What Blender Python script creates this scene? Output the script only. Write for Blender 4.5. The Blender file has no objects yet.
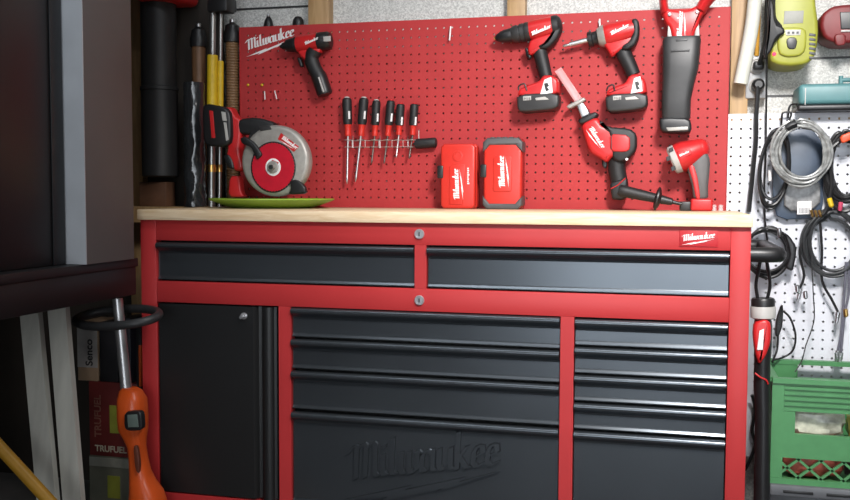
import bpy, bmesh, math, random
from mathutils import Vector, Matrix
random.seed(7)
PI = math.pi
C = bpy.context.scene.collection
V = Vector
# ------------------------------------------------------------------ camera
CP = V((1.30046, -2.80206, 0.99514)); YAW, PITCH, ROLL, F = -0.25181, -0.060854, 0.004006, 951.62
fw = V((math.sin(YAW)*math.cos(PITCH), math.cos(YAW)*math.cos(PITCH), math.sin(PITCH)))
rt = fw.cross(V((0, 0, 1))).normalized(); up = rt.cross(fw)
R2 = rt*math.cos(ROLL)+up*math.sin(ROLL); U2 = up*math.cos(ROLL)-rt*math.sin(ROLL)
cd = bpy.data.cameras.new('camera'); cam = bpy.data.objects.new('camera', cd); C.objects.link(cam)
cd.sensor_width = 36; cd.lens = F/850*36; cd.clip_start = 0.05
m = Matrix((R2, U2, -fw)).transposed().to_4x4(); m.translation = CP; cam.matrix_world = m
bpy.context.scene.camera = cam

def ray(x, y): return fw*F+R2*(x-425)+U2*(250-y)
def P(x, y, Y):                      # photograph point on the vertical plane at depth Y
    d = ray(x, y); return CP+d*((Y-CP.y)/d.y)
def PXp(x, y, X):
    d = ray(x, y); return CP+d*((X-CP.x)/d.x)
def PZ(x, y, Z):
    d = ray(x, y); return CP+d*((Z-CP.z)/d.z)
def sc(Y, x=500): return (P(x+1, 200, Y)-P(x, 200, Y)).length   # metres per pixel there

# ------------------------------------------------------------------ materials
MATS = {}
def mat(name, col, rough=0.5, metal=0.0, var=0.12, scale=30, spec=0.5, bump=0.0, alpha=None, trans=0, emit=None, stretch=None, coat=0):
    if name in MATS: return MATS[name]
    m = bpy.data.materials.new(name); m.use_nodes = True
    nt = m.node_tree; b = nt.nodes['Principled BSDF']
    tc = nt.nodes.new('ShaderNodeTexCoord'); src = tc.outputs['Object']
    if stretch:
        mp = nt.nodes.new('ShaderNodeMapping'); mp.inputs['Scale'].default_value = stretch
        nt.links.new(src, mp.inputs['Vector']); src = mp.outputs['Vector']
    nz = nt.nodes.new('ShaderNodeTexNoise'); nz.inputs['Scale'].default_value = scale; nz.inputs['Detail'].default_value = 4
    nt.links.new(src, nz.inputs['Vector'])
    rp = nt.nodes.new('ShaderNodeValToRGB')
    rp.color_ramp.elements[0].position = 0.3; rp.color_ramp.elements[1].position = 0.7
    rp.color_ramp.elements[0].color = tuple(max(0, c*(1-var)) for c in col)+(1,)
    rp.color_ramp.elements[1].color = tuple(min(1, c*(1+var)) for c in col)+(1,)
    nt.links.new(nz.outputs['Fac'], rp.inputs['Fac']); nt.links.new(rp.outputs['Color'], b.inputs['Base Color'])
    b.inputs['Roughness'].default_value = rough; b.inputs['Metallic'].default_value = metal
    b.inputs['Specular IOR Level'].default_value = spec
    if coat: b.inputs['Coat Weight'].default_value = coat; b.inputs['Coat Roughness'].default_value = .15
    if trans: b.inputs['Transmission Weight'].default_value = trans
    if alpha is not None: b.inputs['Alpha'].default_value = alpha
    if emit: b.inputs['Emission Color'].default_value = emit[:3]+(1,); b.inputs['Emission Strength'].default_value = emit[3]
    if bump:
        bp = nt.nodes.new('ShaderNodeBump'); bp.inputs['Strength'].default_value = bump; bp.inputs['Distance'].default_value = .003
        nt.links.new(nz.outputs['Fac'], bp.inputs['Height']); nt.links.new(bp.outputs['Normal'], b.inputs['Normal'])
    MATS[name] = m; return m
RED = mat('red_enamel', (.44, .032, .034), .40, var=.04, scale=8, spec=.35)
REDB = mat('red_pegboard_paint', (.40, .034, .036), .55, var=.05, scale=12, spec=.25)
SLATE = mat('slate_drawer_paint', (.105, .118, .132), .25, .82, var=.06, scale=6)
DOORM = mat('black_door_paint', (.009, .009, .0095), .42, var=.08, scale=6)
INNER = mat('dark_inner_steel', (.008, .007, .007), .6)
CHROME = mat('chrome', (.58, .58, .60), .28, .75, var=.05)
STEEL = mat('brushed_steel', (.55, .55, .56), .35, 1.0, var=.1, scale=60)
TRED = mat('red_tool_plastic', (.50, .016, .018), .38, var=.06)
CRED = mat('bright_red_case_plastic', (.58, .028, .018), .38, var=.05)
RUB = mat('black_rubber', (.010, .010, .011), .55, var=.25, scale=80, bump=.1)
BLK = mat('black_plastic', (.012, .012, .013), .4, var=.2)
DGR = mat('dark_grey_plastic', (.026, .026, .027), .45, var=.15)
GRY = mat('grey_cast_alloy', (.34, .325, .30), .42, .35, var=.12, scale=60)
LGR = mat('light_grey_plastic', (.42, .41, .39), .45, var=.08)
WHT = mat('white_print', (.80, .78, .78), .5, var=.03)
TUBEW = mat('white_tubing', (.56, .56, .50), .45, var=.06)
ORG = mat('orange_plastic', (.62, .085, .012), .35, var=.06)
YEL = mat('yellow_paint', (.62, .42, .015), .45, var=.12, scale=40)
POLEY = mat('ochre_pole', (.50, .25, .02), .5, var=.15, scale=20)
GREEN = mat('green_crate_plastic', (.065, .23, .085), .42, var=.08)
LIME = mat('lime_plastic', (.24, .40, .04), .4, var=.08)
CHG = mat('yellow_green_plastic', (.31, .32, .04), .45, var=.05)
TEAL = mat('teal_plastic', (.085, .21, .22), .45, var=.06)
BLADE = mat('red_saw_blade', (.50, .004, .022), .45, .1, var=.08, scale=50)
NAVY = mat('blue_packet_print', (.045, .065, .10), .35, var=.35, scale=14)
CLEAR = mat('clear_plastic', (.85, .87, .88), .12, var=.02, alpha=.32)
SMOKE = mat('pink_clear_plastic', (.75, .40, .40), .2, var=.05, alpha=.55)
CABSHADE = mat('white_cabinet_shaded', (.135, .118, .112), .6, var=.05, scale=4)
CABLIT = mat('white_cabinet_lit', (.55, .57, .60), .5, var=.06, scale=10)
TABLE = mat('black_table_laminate', (.007, .0075, .008), .5, var=.12, scale=12)
BOARDW = mat('white_primed_board', (.50, .485, .43), .55, var=.14, scale=5, stretch=(6, 6, .6))
TUBEG = mat('smoky_clear_hose', (.24, .245, .24), .28, var=.45, scale=60, spec=.8)
WIRE = mat('zinc_wire', (.62, .6, .58), .3, .8, var=.08)
BROWN = mat('brown_wood', (.17, .085, .04), .5, var=.3, scale=12, stretch=(6, 6, 1))
BAG = mat('shiny_black_film', (.02, .022, .024), .16, var=.3, spec=.9, scale=20)
GOLD = mat('brass_tip', (.7, .45, .15), .3, 1.0)

def wood(name, c1, c2, scale, axis):
    m = bpy.data.materials.new(name); m.use_nodes = True; nt = m.node_tree; b = nt.nodes['Principled BSDF']
    tc = nt.nodes.new('ShaderNodeTexCoord'); mp = nt.nodes.new('ShaderNodeMapping'); mp.inputs['Scale'].default_value = axis
    nz = nt.nodes.new('ShaderNodeTexNoise'); nz.inputs['Scale'].default_value = scale; nz.inputs['Detail'].default_value = 6
    nz.inputs['Distortion'].default_value = 1.2
    rp = nt.nodes.new('ShaderNodeValToRGB'); rp.color_ramp.elements[0].color = c1+(1,); rp.color_ramp.elements[1].color = c2+(1,)
    rp.color_ramp.elements[0].position = .3; rp.color_ramp.elements[1].position = .7
    L = nt.links.new; L(tc.outputs['Object'], mp.inputs['Vector']); L(mp.outputs['Vector'], nz.inputs['Vector'])
    L(nz.outputs['Fac'], rp.inputs['Fac']); L(rp.outputs['Color'], b.inputs['Base Color'])
    b.inputs['Roughness'].default_value = .5
    return m
MAPLE = wood('maple_top', (.70, .50, .29), (.86, .69, .48), 7, (1.2, 6, 14))
PINE = wood('pine_stud', (.34, .20, .085), (.48, .31, .15), 6, (10, 10, 1))

def speckled():
    m = bpy.data.materials.new('speckled_insulation_board'); m.use_nodes = True; nt = m.node_tree; b = nt.nodes['Principled BSDF']
    L = nt.links.new
    tc = nt.nodes.new('ShaderNodeTexCoord')
    vo = nt.nodes.new('ShaderNodeTexVoronoi'); vo.inputs['Scale'].default_value = 260
    nz = nt.nodes.new('ShaderNodeTexNoise'); nz.inputs['Scale'].default_value = 120; nz.inputs['Detail'].default_value = 5
    ad = nt.nodes.new('ShaderNodeMix'); ad.data_type = 'FLOAT'; ad.inputs[0].default_value = .55
    L(tc.outputs['Object'], vo.inputs['Vector']); L(tc.outputs['Object'], nz.inputs['Vector'])
    sp = nt.nodes.new('ShaderNodeSeparateColor'); L(vo.outputs['Color'], sp.inputs['Color'])
    L(nz.outputs['Fac'], ad.inputs[2]); L(sp.outputs[0], ad.inputs[3])
    rp = nt.nodes.new('ShaderNodeValToRGB')
    rp.color_ramp.elements[0].position = .2; rp.color_ramp.elements[0].color = (.40, .40, .385, 1)
    rp.color_ramp.elements[1].position = .75; rp.color_ramp.elements[1].color = (.68, .68, .65, 1)
    L(ad.outputs[0], rp.inputs['Fac']); L(rp.outputs['Color'], b.inputs['Base Color'])
    b.inputs['Roughness'].default_value = .6
    bp = nt.nodes.new('ShaderNodeBump'); bp.inputs['Strength'].default_value = .3; bp.inputs['Distance'].default_value = .003
    L(ad.outputs[0], bp.inputs['Height']); L(bp.outputs['Normal'], b.inputs['Normal'])
    return m
SPECK = speckled()
WPEG = mat('white_pegboard_paint', (.66, .67, .72), .5, var=.06, scale=5)
CONC = mat('grey_concrete', (.16, .155, .15), .8, var=.2, scale=6)
PAINT = mat('dull_wall_paint', (.30, .29, .28), .7, var=.05, scale=4)
CEIL = mat('ceiling_paint', (.45, .44, .42), .8, var=.04, scale=4)

# ------------------------------------------------------------------ mesh builder
class MB:
    def __init__(s): s.bm = bmesh.new()
    def box(s, x0, x1, y0, y1, z0, z1, bev=0, seg=2):
        g = bmesh.ops.create_cube(s.bm, size=1)['verts']
        for v in g: v.co = V((x0+(v.co.x+.5)*(x1-x0), y0+(v.co.y+.5)*(y1-y0), z0+(v.co.z+.5)*(z1-z0)))
        if bev:
            es = list({e for v in g for e in v.link_edges})
            bmesh.ops.bevel(s.bm, geom=es, offset=bev, segments=seg, affect='EDGES', profile=.5)
        return s
    def obox(s, c, ux, uy, uz, bev=0, seg=2):          # box from centre and three half-vectors
        g = bmesh.ops.create_cube(s.bm, size=2)['verts']
        for v in g: v.co = c+ux*v.co.x+uy*v.co.y+uz*v.co.z
        if bev:
            es = list({e for v in g for e in v.link_edges})
            bmesh.ops.bevel(s.bm, geom=es, offset=bev, segments=seg, affect='EDGES', profile=.5)
        return s
    def loft(s, rings, closed=True, cap=True):
        R = [[s.bm.verts.new(p) for p in r] for r in rings]; n = len(R[0])
        for a, b in zip(R, R[1:]):
            for i in range(n if closed else n-1):
                try: s.bm.faces.new((a[i], a[(i+1) % n], b[(i+1) % n], b[i]))
                except ValueError: pass
        if cap and closed:
            s.bm.faces.new(R[0][::-1]); s.bm.faces.new(R[-1])
        return s
    def prism(s, pts, yf, yb, bev=.004, seg=3):
        """pts: (x, z) outline; extruded from yf (front) to yb with rounded front and back edges"""
        n = len(pts); A = sum(pts[i][0]*pts[(i+1) % n][1]-pts[(i+1) % n][0]*pts[i][1] for i in range(n))
        if A < 0: pts = pts[::-1]
        nor = []
        for i in range(n):
            a = V(pts[i-1]).to_2d() if False else V((pts[i-1][0], pts[i-1][1])); b = V((pts[i][0], pts[i][1])); c = V((pts[(i+1) % n][0], pts[(i+1) % n][1]))
            d1 = (b-a); d2 = (c-b)
            d1 = d1.normalized() if d1.length > 1e-9 else V((1, 0)); d2 = d2.normalized() if d2.length > 1e-9 else d1
            n1 = V((-d1.y, d1.x)); n2 = V((-d2.y, d2.x)); k = n1+n2
            k = k.normalized() if k.length > 1e-6 else n1
            nor.append(k*min(1.6, 1/max(.4, k.dot(n1))))
        def ring(y, ins): return [V((p[0]+q.x*ins, y, p[1]+q.y*ins)) for p, q in zip(pts, nor)]
        th = abs(yb-yf); bev = min(bev, th*.49)
        if bev <= 0: rings = [ring(yf, 0), ring(yb, 0)]
        else:
            rings = [ring(yf+bev*(1-math.sin(t)), bev*(1-math.cos(t))) for t in [PI/2*(seg-i)/seg for i in range(seg+1)]]
            rings += [ring(yb-bev*(1-math.sin(t)), bev*(1-math.cos(t))) for t in [PI/2*i/seg for i in range(seg+1)]]
        return s.loft(rings)
    def pp(s, px, Yf, th, bev=.004, ch=0, seg=3):       # prism outlined in photograph points on the plane Yf
        if ch: px = chaikin(px, ch)
        return s.prism([(p.x, p.z) for p in (P(a, b, Yf) for a, b in px)], Yf, Yf+th, bev, seg)
    def tube(s, pts, r, n=10, closed=False, cap=True, flat=1.0, flatdir=None):
        k = len(pts); rs = r if isinstance(r, (list, tuple)) else [r]*k
        tang = []
        for i in range(k):
            a = pts[i-1] if (i > 0 or closed) else pts[i]; b = pts[(i+1) % k] if (i < k-1 or closed) else pts[i]
            t = (b-a); tang.append(t.normalized() if t.length > 1e-9 else V((0, 0, 1)))
        ref = V(flatdir) if flatdir else (V((0, 1, 0)) if abs(tang[0].y) < .9 else V((1, 0, 0)))
        u = (ref-tang[0]*ref.dot(tang[0])).normalized(); rings = []
        for i in range(k):
            u = (u-tang[i]*u.dot(tang[i])); u = u.normalized() if u.length > 1e-6 else V((1, 0, 0)); w = tang[i].cross(u)
            rings.append([pts[i]+u*(math.cos(2*PI*j/n)*rs[i]*flat)+w*(math.sin(2*PI*j/n)*rs[i]) for j in range(n)])
        if closed: s.loft(rings+[rings[0]], cap=False)
        else: s.loft(rings, cap=cap)
        return s
    def lathe(s, prof, o, ax, n=24):                     # prof: (t, r) along the axis ax from o
        ax = ax.normalized(); ref = V((0, 1, 0)) if abs(ax.y) < .9 else V((1, 0, 0)); u = (ref-ax*ref.dot(ax)).normalized(); w = ax.cross(u)
        return s.loft([[o+ax*t+(u*math.cos(2*PI*j/n)+w*math.sin(2*PI*j/n))*max(r, 1e-4) for j in range(n)] for t, r in prof])
    def ball(s, c, rx, ry, rz, u=16, v=10):
        g = bmesh.ops.create_uvsphere(s.bm, u_segments=u, v_segments=v, radius=1)['verts']
        for q in g: q.co = V((c.x+q.co.x*rx, c.y+q.co.y*ry, c.z+q.co.z*rz))
        return s
    def build(s, name, m, parent=None, ang=35):
        bm = s.bm
        bmesh.ops.remove_doubles(bm, verts=bm.verts, dist=1e-6)
        bmesh.ops.recalc_face_normals(bm, faces=bm.faces)
        me = bpy.data.meshes.new(name); bm.to_mesh(me); bm.free()
        for p in me.polygons: p.use_smooth = True
        me.set_sharp_from_angle(angle=math.radians(ang))
        me.materials.append(m)
        o = bpy.data.objects.new(name, me); C.objects.link(o)
        if parent:
            o.parent = parent; o.matrix_parent_inverse = Matrix.Translation(-root_loc(parent))
        return o
def root_loc(o):
    return o.location.copy() if o.type == 'EMPTY' else V((0, 0, 0))     # meshes are built in world coordinates
def chaikin(p, it=1):
    for _ in range(it):
        q = []
        for i in range(len(p)):
            a, b = p[i], p[(i+1) % len(p)]
            q += [(a[0]*.8+b[0]*.2, a[1]*.8+b[1]*.2), (a[0]*.2+b[0]*.8, a[1]*.2+b[1]*.8)]
        p = q
    return p
def spline(pts, k=6, closed=False):
    out = []; n = len(pts)
    for i in range(n if closed else n-1):
        if closed: a, b, c, d = pts[i-1], pts[i], pts[(i+1) % n], pts[(i+2) % n]
        else: a, b, c, d = pts[max(0, i-1)], pts[i], pts[i+1], pts[min(n-1, i+2)]
        for j in range(k):
            t = j/k
            out.append(.5*((2*b)+(c-a)*t+(2*a-5*b+4*c-d)*t*t+(3*b-a-3*c+d)*t**3))
    if not closed: out.append(pts[-1])
    return out
def tag(o, label, cat, group=None):
    o['label'] = label; o['category'] = cat
    if group: o['group'] = group
    return o
def thing(name, loc, label, cat, group=None):
    o = bpy.data.objects.new(name, None); C.objects.link(o); o.location = loc; o.empty_display_size = .05
    return tag(o, label, cat, group)
def struct(o): o['kind'] = 'structure'; return o
def cable(name, pts, r, m, label=None, cat='cable', group=None, parent=None, n=8, k=6):
    o = MB().tube(spline([P(*q) if not isinstance(q, Vector) else q for q in pts], k), r, n).build(name, m, parent)
    if label: tag(o, label, cat, group)
    return o

# ------------------------------------------------------------------ brush-script mark
LET = {'M': (.86, [[(-.16, .70), (.04, .92), (.12, .9), (.12, 0)], [(.12, .8), (.30, .96), (.38, .9), (.38, .02)], [(.38, .8), (.56, .96), (.64, .9), (.64, .1), (.76, .03)]]),
 'i': (.25, [[(0, .6), (0, .1), (.1, .02), (.18, .08)], [(0, .78), (.02, .86)]]),
 'l': (.25, [[(0, 1.02), (0, .1), (.1, .02), (.18, .08)]]),
 'w': (.56, [[(0, .6), (0, .12), (.1, .02), (.22, .1), (.22, .6)], [(.22, .12), (.32, .02), (.44, .12), (.44, .6), (.52, .54)]]),
 'a': (.48, [[(.28, .5), (.15, .6), (.02, .47), (0, .15), (.1, .02), (.28, .15)], [(.3, .6), (.3, .1), (.38, .02), (.46, .08)]]),
 'u': (.48, [[(0, .6), (0, .12), (.1, .02), (.28, .14)], [(.3, .6), (.3, .1), (.38, .02), (.46, .08)]]),
 'k': (.42, [[(0, 1.02), (0, 0)], [(.02, .28), (.24, .6)], [(.06, .32), (.26, .02), (.36, .06)]]),
 'e': (.37, [[(.02, .28), (.25, .38), (.23, .56), (.1, .58), (.01, .42), (0, .14), (.1, .02), (.31, .12)]])}
BOLT = [(0, 0), (.44, .15), (.40, .085), (.79, .215), (.75, .145), (1, .27), (.60, .0), (.65, .06), (.235, -.085), (.29, -.01)]
def mark(name, o, u, v, w, parent, m=WHT, depth=.0006, lift=.0006, rise=.2, bolt=True, shear=.12, nib=.08, flare=0, vs=.84):
    """white script mark: o = lower-left corner, u = reading direction, v = up, w = overall width"""
    u = u.normalized(); v = v.normalized(); nrm = u.cross(v)
    b = MB(); cnt = [0]; tot = sum(LET[c][0] for c in 'Milwaukee'); s = w/(tot+.1)
    def q(x, y): return o+u*(x*s*.98)+v*((y*vs+x*rise)*s)
    def poly(p2):
        A = sum(p2[i][0]*p2[(i+1) % len(p2)][1]-p2[(i+1) % len(p2)][0]*p2[i][1] for i in range(len(p2)))
        if A < 0: p2 = p2[::-1]
        cnt[0] += 1; h = lift+cnt[0]*min(depth, .0006)*.004
        lo = [q(*p)+nrm*(lift-depth) for p in p2]; cc = sum(lo, V((0, 0, 0)))/len(lo); lo = [p+(p-cc).normalized()*flare for p in lo] if flare else lo; hi = [q(*p)+nrm*h for p in p2]
        b.loft([lo, hi])
    x0 = .2; yb = .40 if bolt else 0
    for c in 'Milwaukee':
        adv, st = LET[c]
        for line in st:
            for a, d in zip(line, line[1:]):
                pa = (x0+a[0]+a[1]*shear, yb+a[1]); pd = (x0+d[0]+d[1]*shear, yb+d[1])
                dx, dy = pd[0]-pa[0], pd[1]-pa[1]; L = math.hypot(dx, dy)
                hx, hy = nib, nib*.35
                poly([(pa[0]-hx, pa[1]-hy), (pa[0]+hx, pa[1]+hy), (pd[0]+hx, pd[1]+hy), (pd[0]-hx, pd[1]-hy)] if abs(dx*hy-dy*hx) > L*.015 else
                     [(pa[0]-dy/L*nib*.3, pa[1]+dx/L*nib*.3), (pa[0]+dy/L*nib*.3, pa[1]-dx/L*nib*.3), (pd[0]+dy/L*nib*.3, pd[1]-dx/L*nib*.3), (pd[0]-dy/L*nib*.3, pd[1]+dx/L*nib*.3)])
        x0 += adv
    if bolt:
        W = tot+.15
        B = [(x*W, y*W*.36-.16) for x, y in BOLT]
        for idx in ((0, 1, 9), (9, 1, 2, 8), (8, 2, 3, 7), (7, 3, 4, 6), (6, 4, 5)): poly([B[i] for i in idx])
    return b.build(name, m, parent)
def text(name, s, o, u, v, size, m, parent, depth=.0006, lift=.0006, bold=0):
    cu = bpy.data.curves.new('lettering', 'FONT'); cu.body = s; cu.size = size; cu.extrude = depth/2; cu.offset = bold
    t = bpy.data.objects.new('lettering', cu); C.objects.link(t)
    dg = bpy.context.evaluated_depsgraph_get(); me = bpy.data.meshes.new_from_object(t.evaluated_get(dg))
    bpy.data.objects.remove(t); bpy.data.curves.remove(cu)
    u = u.normalized(); v = v.normalized(); n = u.cross(v); M4 = Matrix((u, v, n)).transposed().to_4x4(); M4.translation = o+n*lift
    me.transform(M4); me.materials.clear(); me.materials.append(m); me.name = name
    ob = bpy.data.objects.new(name, me); C.objects.link(ob)
    ob.parent = parent; ob.matrix_parent_inverse = Matrix.Translation(-root_loc(parent)); return ob
def pmark(name, a, b, Y, h, parent, **k):
    """mark running from photograph point a to b on plane Y; the text height comes with the width"""
    A, B = P(*a, Y), P(*b, Y); u = (B-A); w = u.length; u.normalize(); n = V((0, -1, 0)); v = n.cross(u)
    return mark(name, A, u, v, w, parent, **k)
UX, UZ = V((1, 0, 0)), V((0, 0, 1))

# ------------------------------------------------------------------ room
WY = .10
struct(MB().box(-1.2, 3.0, WY, WY+.1, 0, 2.7).build('wall_back', SPECK))
struct(MB().box(-1.3, -1.2, -4.0, WY+.1, 0, 2.7).build('wall_left', PAINT))
struct(MB().box(3.0, 3.1, -4.0, WY+.1, 0, 2.7).build('wall_right', PAINT))
struct(MB().box(-1.3, 3.1, -4.0, WY+.1, -.1, 0).build('floor', CONC))
struct(MB().box(-1.3, 3.1, -4.0, WY+.1, 2.7, 2.8).build('ceiling', CEIL))
def stud(n, x0, x1, yref, Y=.055):
    a, b = P(x0, yref, Y).x, P(x1, yref, Y).x
    struct(MB().box(a, b, Y, WY, 0, 2.7, .002).build('trim_%d' % n, PINE))
stud(1, 129, 142.5, 150, .0); stud(2, 308, 328.5, 12); stud(3, 507, 525, 8); stud(4, 730, 748, 90)
# seams between the insulation boards
for i, (ya, xa, xb) in enumerate(((8, 225, 310), (57, 815, 900), (95, 745, 900))):
    z = P((xa+xb)/2, ya, WY-.002).z
    struct(MB().box(P(xa, ya, WY).x, P(xb, ya, WY).x, WY-.003, WY+.001, z-.003, z+.003).build('trim_%d' % (5+i), DGR))

# ------------------------------------------------------------------ pegboards
def pegboard(cols, rows, x0, z0, mx0, mx1, mz0, mz1, y, th, r, name, m, parent=None):
    """board with real round holes at 1 inch pitch"""
    I = .0254; b = MB(); bm = b.bm; N = 8
    for k, yy in enumerate((y, y+th)):
        for i in range(cols):
            for j in range(rows):
                cx, cz = x0+i*I, z0+j*I
                l = mx0 if i == 0 else cx-I/2; rr = mx1 if i == cols-1 else cx+I/2
                lo = mz0 if j == 0 else cz-I/2; h = mz1 if j == rows-1 else cz+I/2
                cor = [V((l, yy, lo)), V((rr, yy, lo)), V((rr, yy, h)), V((l, yy, h))]
                ci = [bm.verts.new(c) for c in cor]
                hv = [bm.verts.new((cx+r*math.cos(-PI*.75+2*PI*q/N), yy, cz+r*math.sin(-PI*.75+2*PI*q/N))) for q in range(N)]
                for q in range(4):
                    bm.faces.new((ci[q], ci[(q+1) % 4], hv[(2*q+2) % N], hv[2*q+1], hv[2*q]))
                if k == 0: 
                    hb = [bm.verts.new(v.co+V((0, th, 0))) for v in hv]
                    for q in range(N): bm.faces.new((hv[q], hb[q], hb[(q+1) % N], hv[(q+1) % N]))
    for (p, q) in (((mx0, mz0), (mx1, mz0)), ((mx1, mz0), (mx1, mz1)), ((mx1, mz1), (mx0, mz1)), ((mx0, mz1), (mx0, mz0))):
        bm.faces.new([bm.verts.new(c) for c in ((p[0], y, p[1]), (q[0], y, q[1]), (q[0], y+th, q[1]), (p[0], y+th, p[1]))])
    return b.build(name, m, parent)
I = .0254; Z0 = .9775; WT = .946
PB = thing('pegboard', (.71, .01, WT), 'wide red perforated pegboard standing along the back of the wood worktop', 'pegboard')
pegboard(57, 21, 0, Z0, -.0265, 1.4508, WT+.0006, Z0+20*I+.0265, 0, .005, .0031, 'panel', REDB, PB)
MB().box(-.0265, 1.4508, -.012, 0, WT+.0006, WT+.004).build('bottom_flange', REDB, PB)
MB().box(1.4508, 1.4525, -.004, .03, WT+.0006, Z0+20*I+.0265).build('side_flange', REDB, PB)
MB().box(-.0282, -.0265, -.004, .03, WT+.0006, Z0+20*I+.0265).build('side_flange', REDB, PB)
pmark('white_script_mark', (246, 55.2), (296, 47.4), -.0005, 0, PB, rise=.13, shear=.05, nib=.078)
x0w = P(731.7, 122, .008).x; zt = P(760, 113.5, .008).z; zr = P(760, 119.5, .008).z
nr = 38
WB = pegboard(23, nr, x0w, zr-(nr-1)*I, x0w-.009, x0w+22.5*I, zr-(nr-1)*I-.012, zt, .008, .005, .0034, 'pegboard', WPEG)
tag(WB, 'white perforated pegboard covered in hanging cables right of the workbench', 'pegboard')
struct(MB().box(x0w-.009+.03, x0w+22.5*I, .0135, WY, zt-.03, zt-.002).build('trim_8', PINE))
struct(MB().box(x0w+.25, x0w+22.5*I, .0135, WY, .2, .26).build('trim_9', PINE))

# ------------------------------------------------------------------ workbench
FY = -.5314
Lo, Li, s1, s2, s2r, Ri, Ro = -.0691, -.0234, .3266, 1.0519, 1.0842, 1.4352, 1.4794
s1r = P(290.5, 320, FY).x
zT, zTb, zMt, zMb, zB = .9175, .8643, .7559, .6995, .1833
dv0, dv1 = P(414.6, 262, FY).x, P(426.3, 262, FY).x
TOPZ = .9185
W = thing('tool_workbench', ((Lo+Ro)/2, -.27, .0), 'large red steel workbench cabinet with slate grey drawers and a black door', 'workbench')
b = MB(); fy2 = FY+.03
b.box(Lo, Li, FY, fy2, .1, TOPZ, .0015); b.box(Ri, Ro, FY, fy2, .1, TOPZ, .0015)
for z0, z1 in ((zTb, TOPZ), (zMb, zMt), (.115, zB)): b.box(Li, Ri, FY+.0004, fy2, z0, z1, .0012)
b.box(dv0, dv1, FY+.0002, fy2, zMt, zTb); b.box(s1, s1r, FY+.0002, fy2, zB, zMb); b.box(s2, s2r, FY+.0002, fy2, zB, zMb)
b.box(Lo, Lo+.004, fy2-.002, -.004, .1, TOPZ); b.box(Ro-.004, Ro, fy2-.002, -.004, .1, TOPZ)
b.box(Lo, Ro, -.006, -.003, .1, TOPZ); b.box(Lo, Ro, fy2, -.004, .1, .115)
b.build('frame', RED, W)
b = MB()
b.box(Li-.02, Ri+.02, fy2+.02, fy2+.024, .12, TOPZ-.002)
b.build('inner_panel', INNER, W)
def drawer(x0, x1, zt, zb, name='drawer'):
    """front with a rolled full-width lip on top, a recess below it and a folded bottom edge"""
    g = .0025; x0 += g; x1 -= g; R = .0085
    yb = FY+.010
    pr = [(FY+.022, zt-.002), (yb-.004, zt-.001)]
    cy, cz = yb-.0085, zt-.001-R
    for i in range(23):
        t = math.radians(88+i*7.95); pr.append((cy+R*math.cos(t)*1.15, cz+R*math.sin(t)))
    pr += [(yb-.006, zt-.0215), (yb-.001, zt-.025), (yb, zt-.030)]
    pr += [(yb, zb+.011), (yb-.001, zb+.0085), (yb-.0045, zb+.0035), (yb-.0045, zb+.0015), (FY+.022, zb+.001)]
    b = MB(); b.loft([[V((x0, y, z)) for y, z in pr], [V((x1, y, z)) for y, z in pr]])
    return b.build(name, SLATE, W, ang=10)
zz = lambda x, y: P(x, y, FY).z
drawer(Li, dv0, zTb-.004, zMt+.003); drawer(dv1, Ri, zTb-.004, zMt+.003)
midt = [zz(555, 316.8), zz(555, 350.5), zz(555, 384.7), zz(555, 428.5)]
midb = [zz(555, 348.8), zz(555, 382.8), zz(555, 426), zB+.003]
ds = [drawer(s1r, s2, t, c) for t, c in zip(midt, midb)]
rt_ = [zz(600, 319.2), zz(600, 347.8), zz(600, 375.8), zz(600, 404), zz(600, 432.3)]
rb_ = [zz(600, 346.2), zz(600, 374.4), zz(600, 402.5), zz(600, 430.8), zB+.003]
for t, c in zip(rt_, rb_): drawer(s2r, Ri, t, c)
yb = FY+.010
o = P(345, 493.5, yb); o.y = yb
mark('raised_script_mark', o, UX, UZ, .405, ds[3], m=SLATE, depth=.0042, lift=.007, rise=.165, shear=.04, nib=.062, flare=.003, vs=.95)
# door
D_x1 = P(277.5, 330, FY).x
pr = [(Li+.003, FY+.02), (Li+.003, FY+.004), (Li+.006, FY+.001)]
xg = P(255, 400, FY).x
pr += [(xg-.004, FY+.001), (xg+.001, FY+.006), (xg+.006, FY+.014), (xg+.014, FY+.016), (xg+.02, FY+.012)]
c = xg+.034
for i in range(9):
    t = math.radians(180-i*22); pr.append((c+.017*math.cos(t), FY+.010-.012*math.sin(t)))
pr += [(D_x1-.007, FY+.012), (D_x1-.003, FY+.008), (D_x1-.002, FY+.02)]
b = MB(); b.loft([[V((x, y, zB+.004)) for x, y in pr], [V((x, y, zMb-.004)) for x, y in pr]])
door = b.build('door', DOORM, W, ang=40)
lc = P(244, 316, FY); b = MB().lathe([(0, .009), (.004, .009), (.005, .007), (.014, .006), (.016, .004)], V((lc.x, FY+.001, lc.z)), V((0, -1, 0)), 20)
b.obox(V((lc.x+.001, FY-.015, lc.z)), V((.006, 0, .004)), V((0, .002, 0)), V((-.002, 0, .003)), .0008)
b.build('latch', CHROME, door)
for (x, y) in ((419.5, 234), (419.5, 300.2)):
    k = P(x, y, FY)
    lk = MB().lathe([(0, .0125), (.003, .0125), (.0045, .0112), (.0045, .0085), (.003, .008), (.0032, .0)], V((k.x, FY, k.z)), V((0, -1, 0)), 28).build('lock', CHROME, W)
    MB().box(k.x-.0013, k.x+.0013, FY-.0045, FY-.003, k.z-.005, k.z+.005).build('keyhole', BLK, lk)
a, c = P(679.5, 229.5, FY), P(718, 247, FY)
bd = MB().box(a.x, c.x, FY-.0012, FY, c.z, a.z, .0004).build('badge', mat('badge_red', (.42, .016, .022), .4), W)
mark('script_mark', V((a.x+.005, FY-.0012, c.z+.006)), UX, UZ, c.x-a.x-.012, bd, rise=.12, shear=.05)
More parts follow.
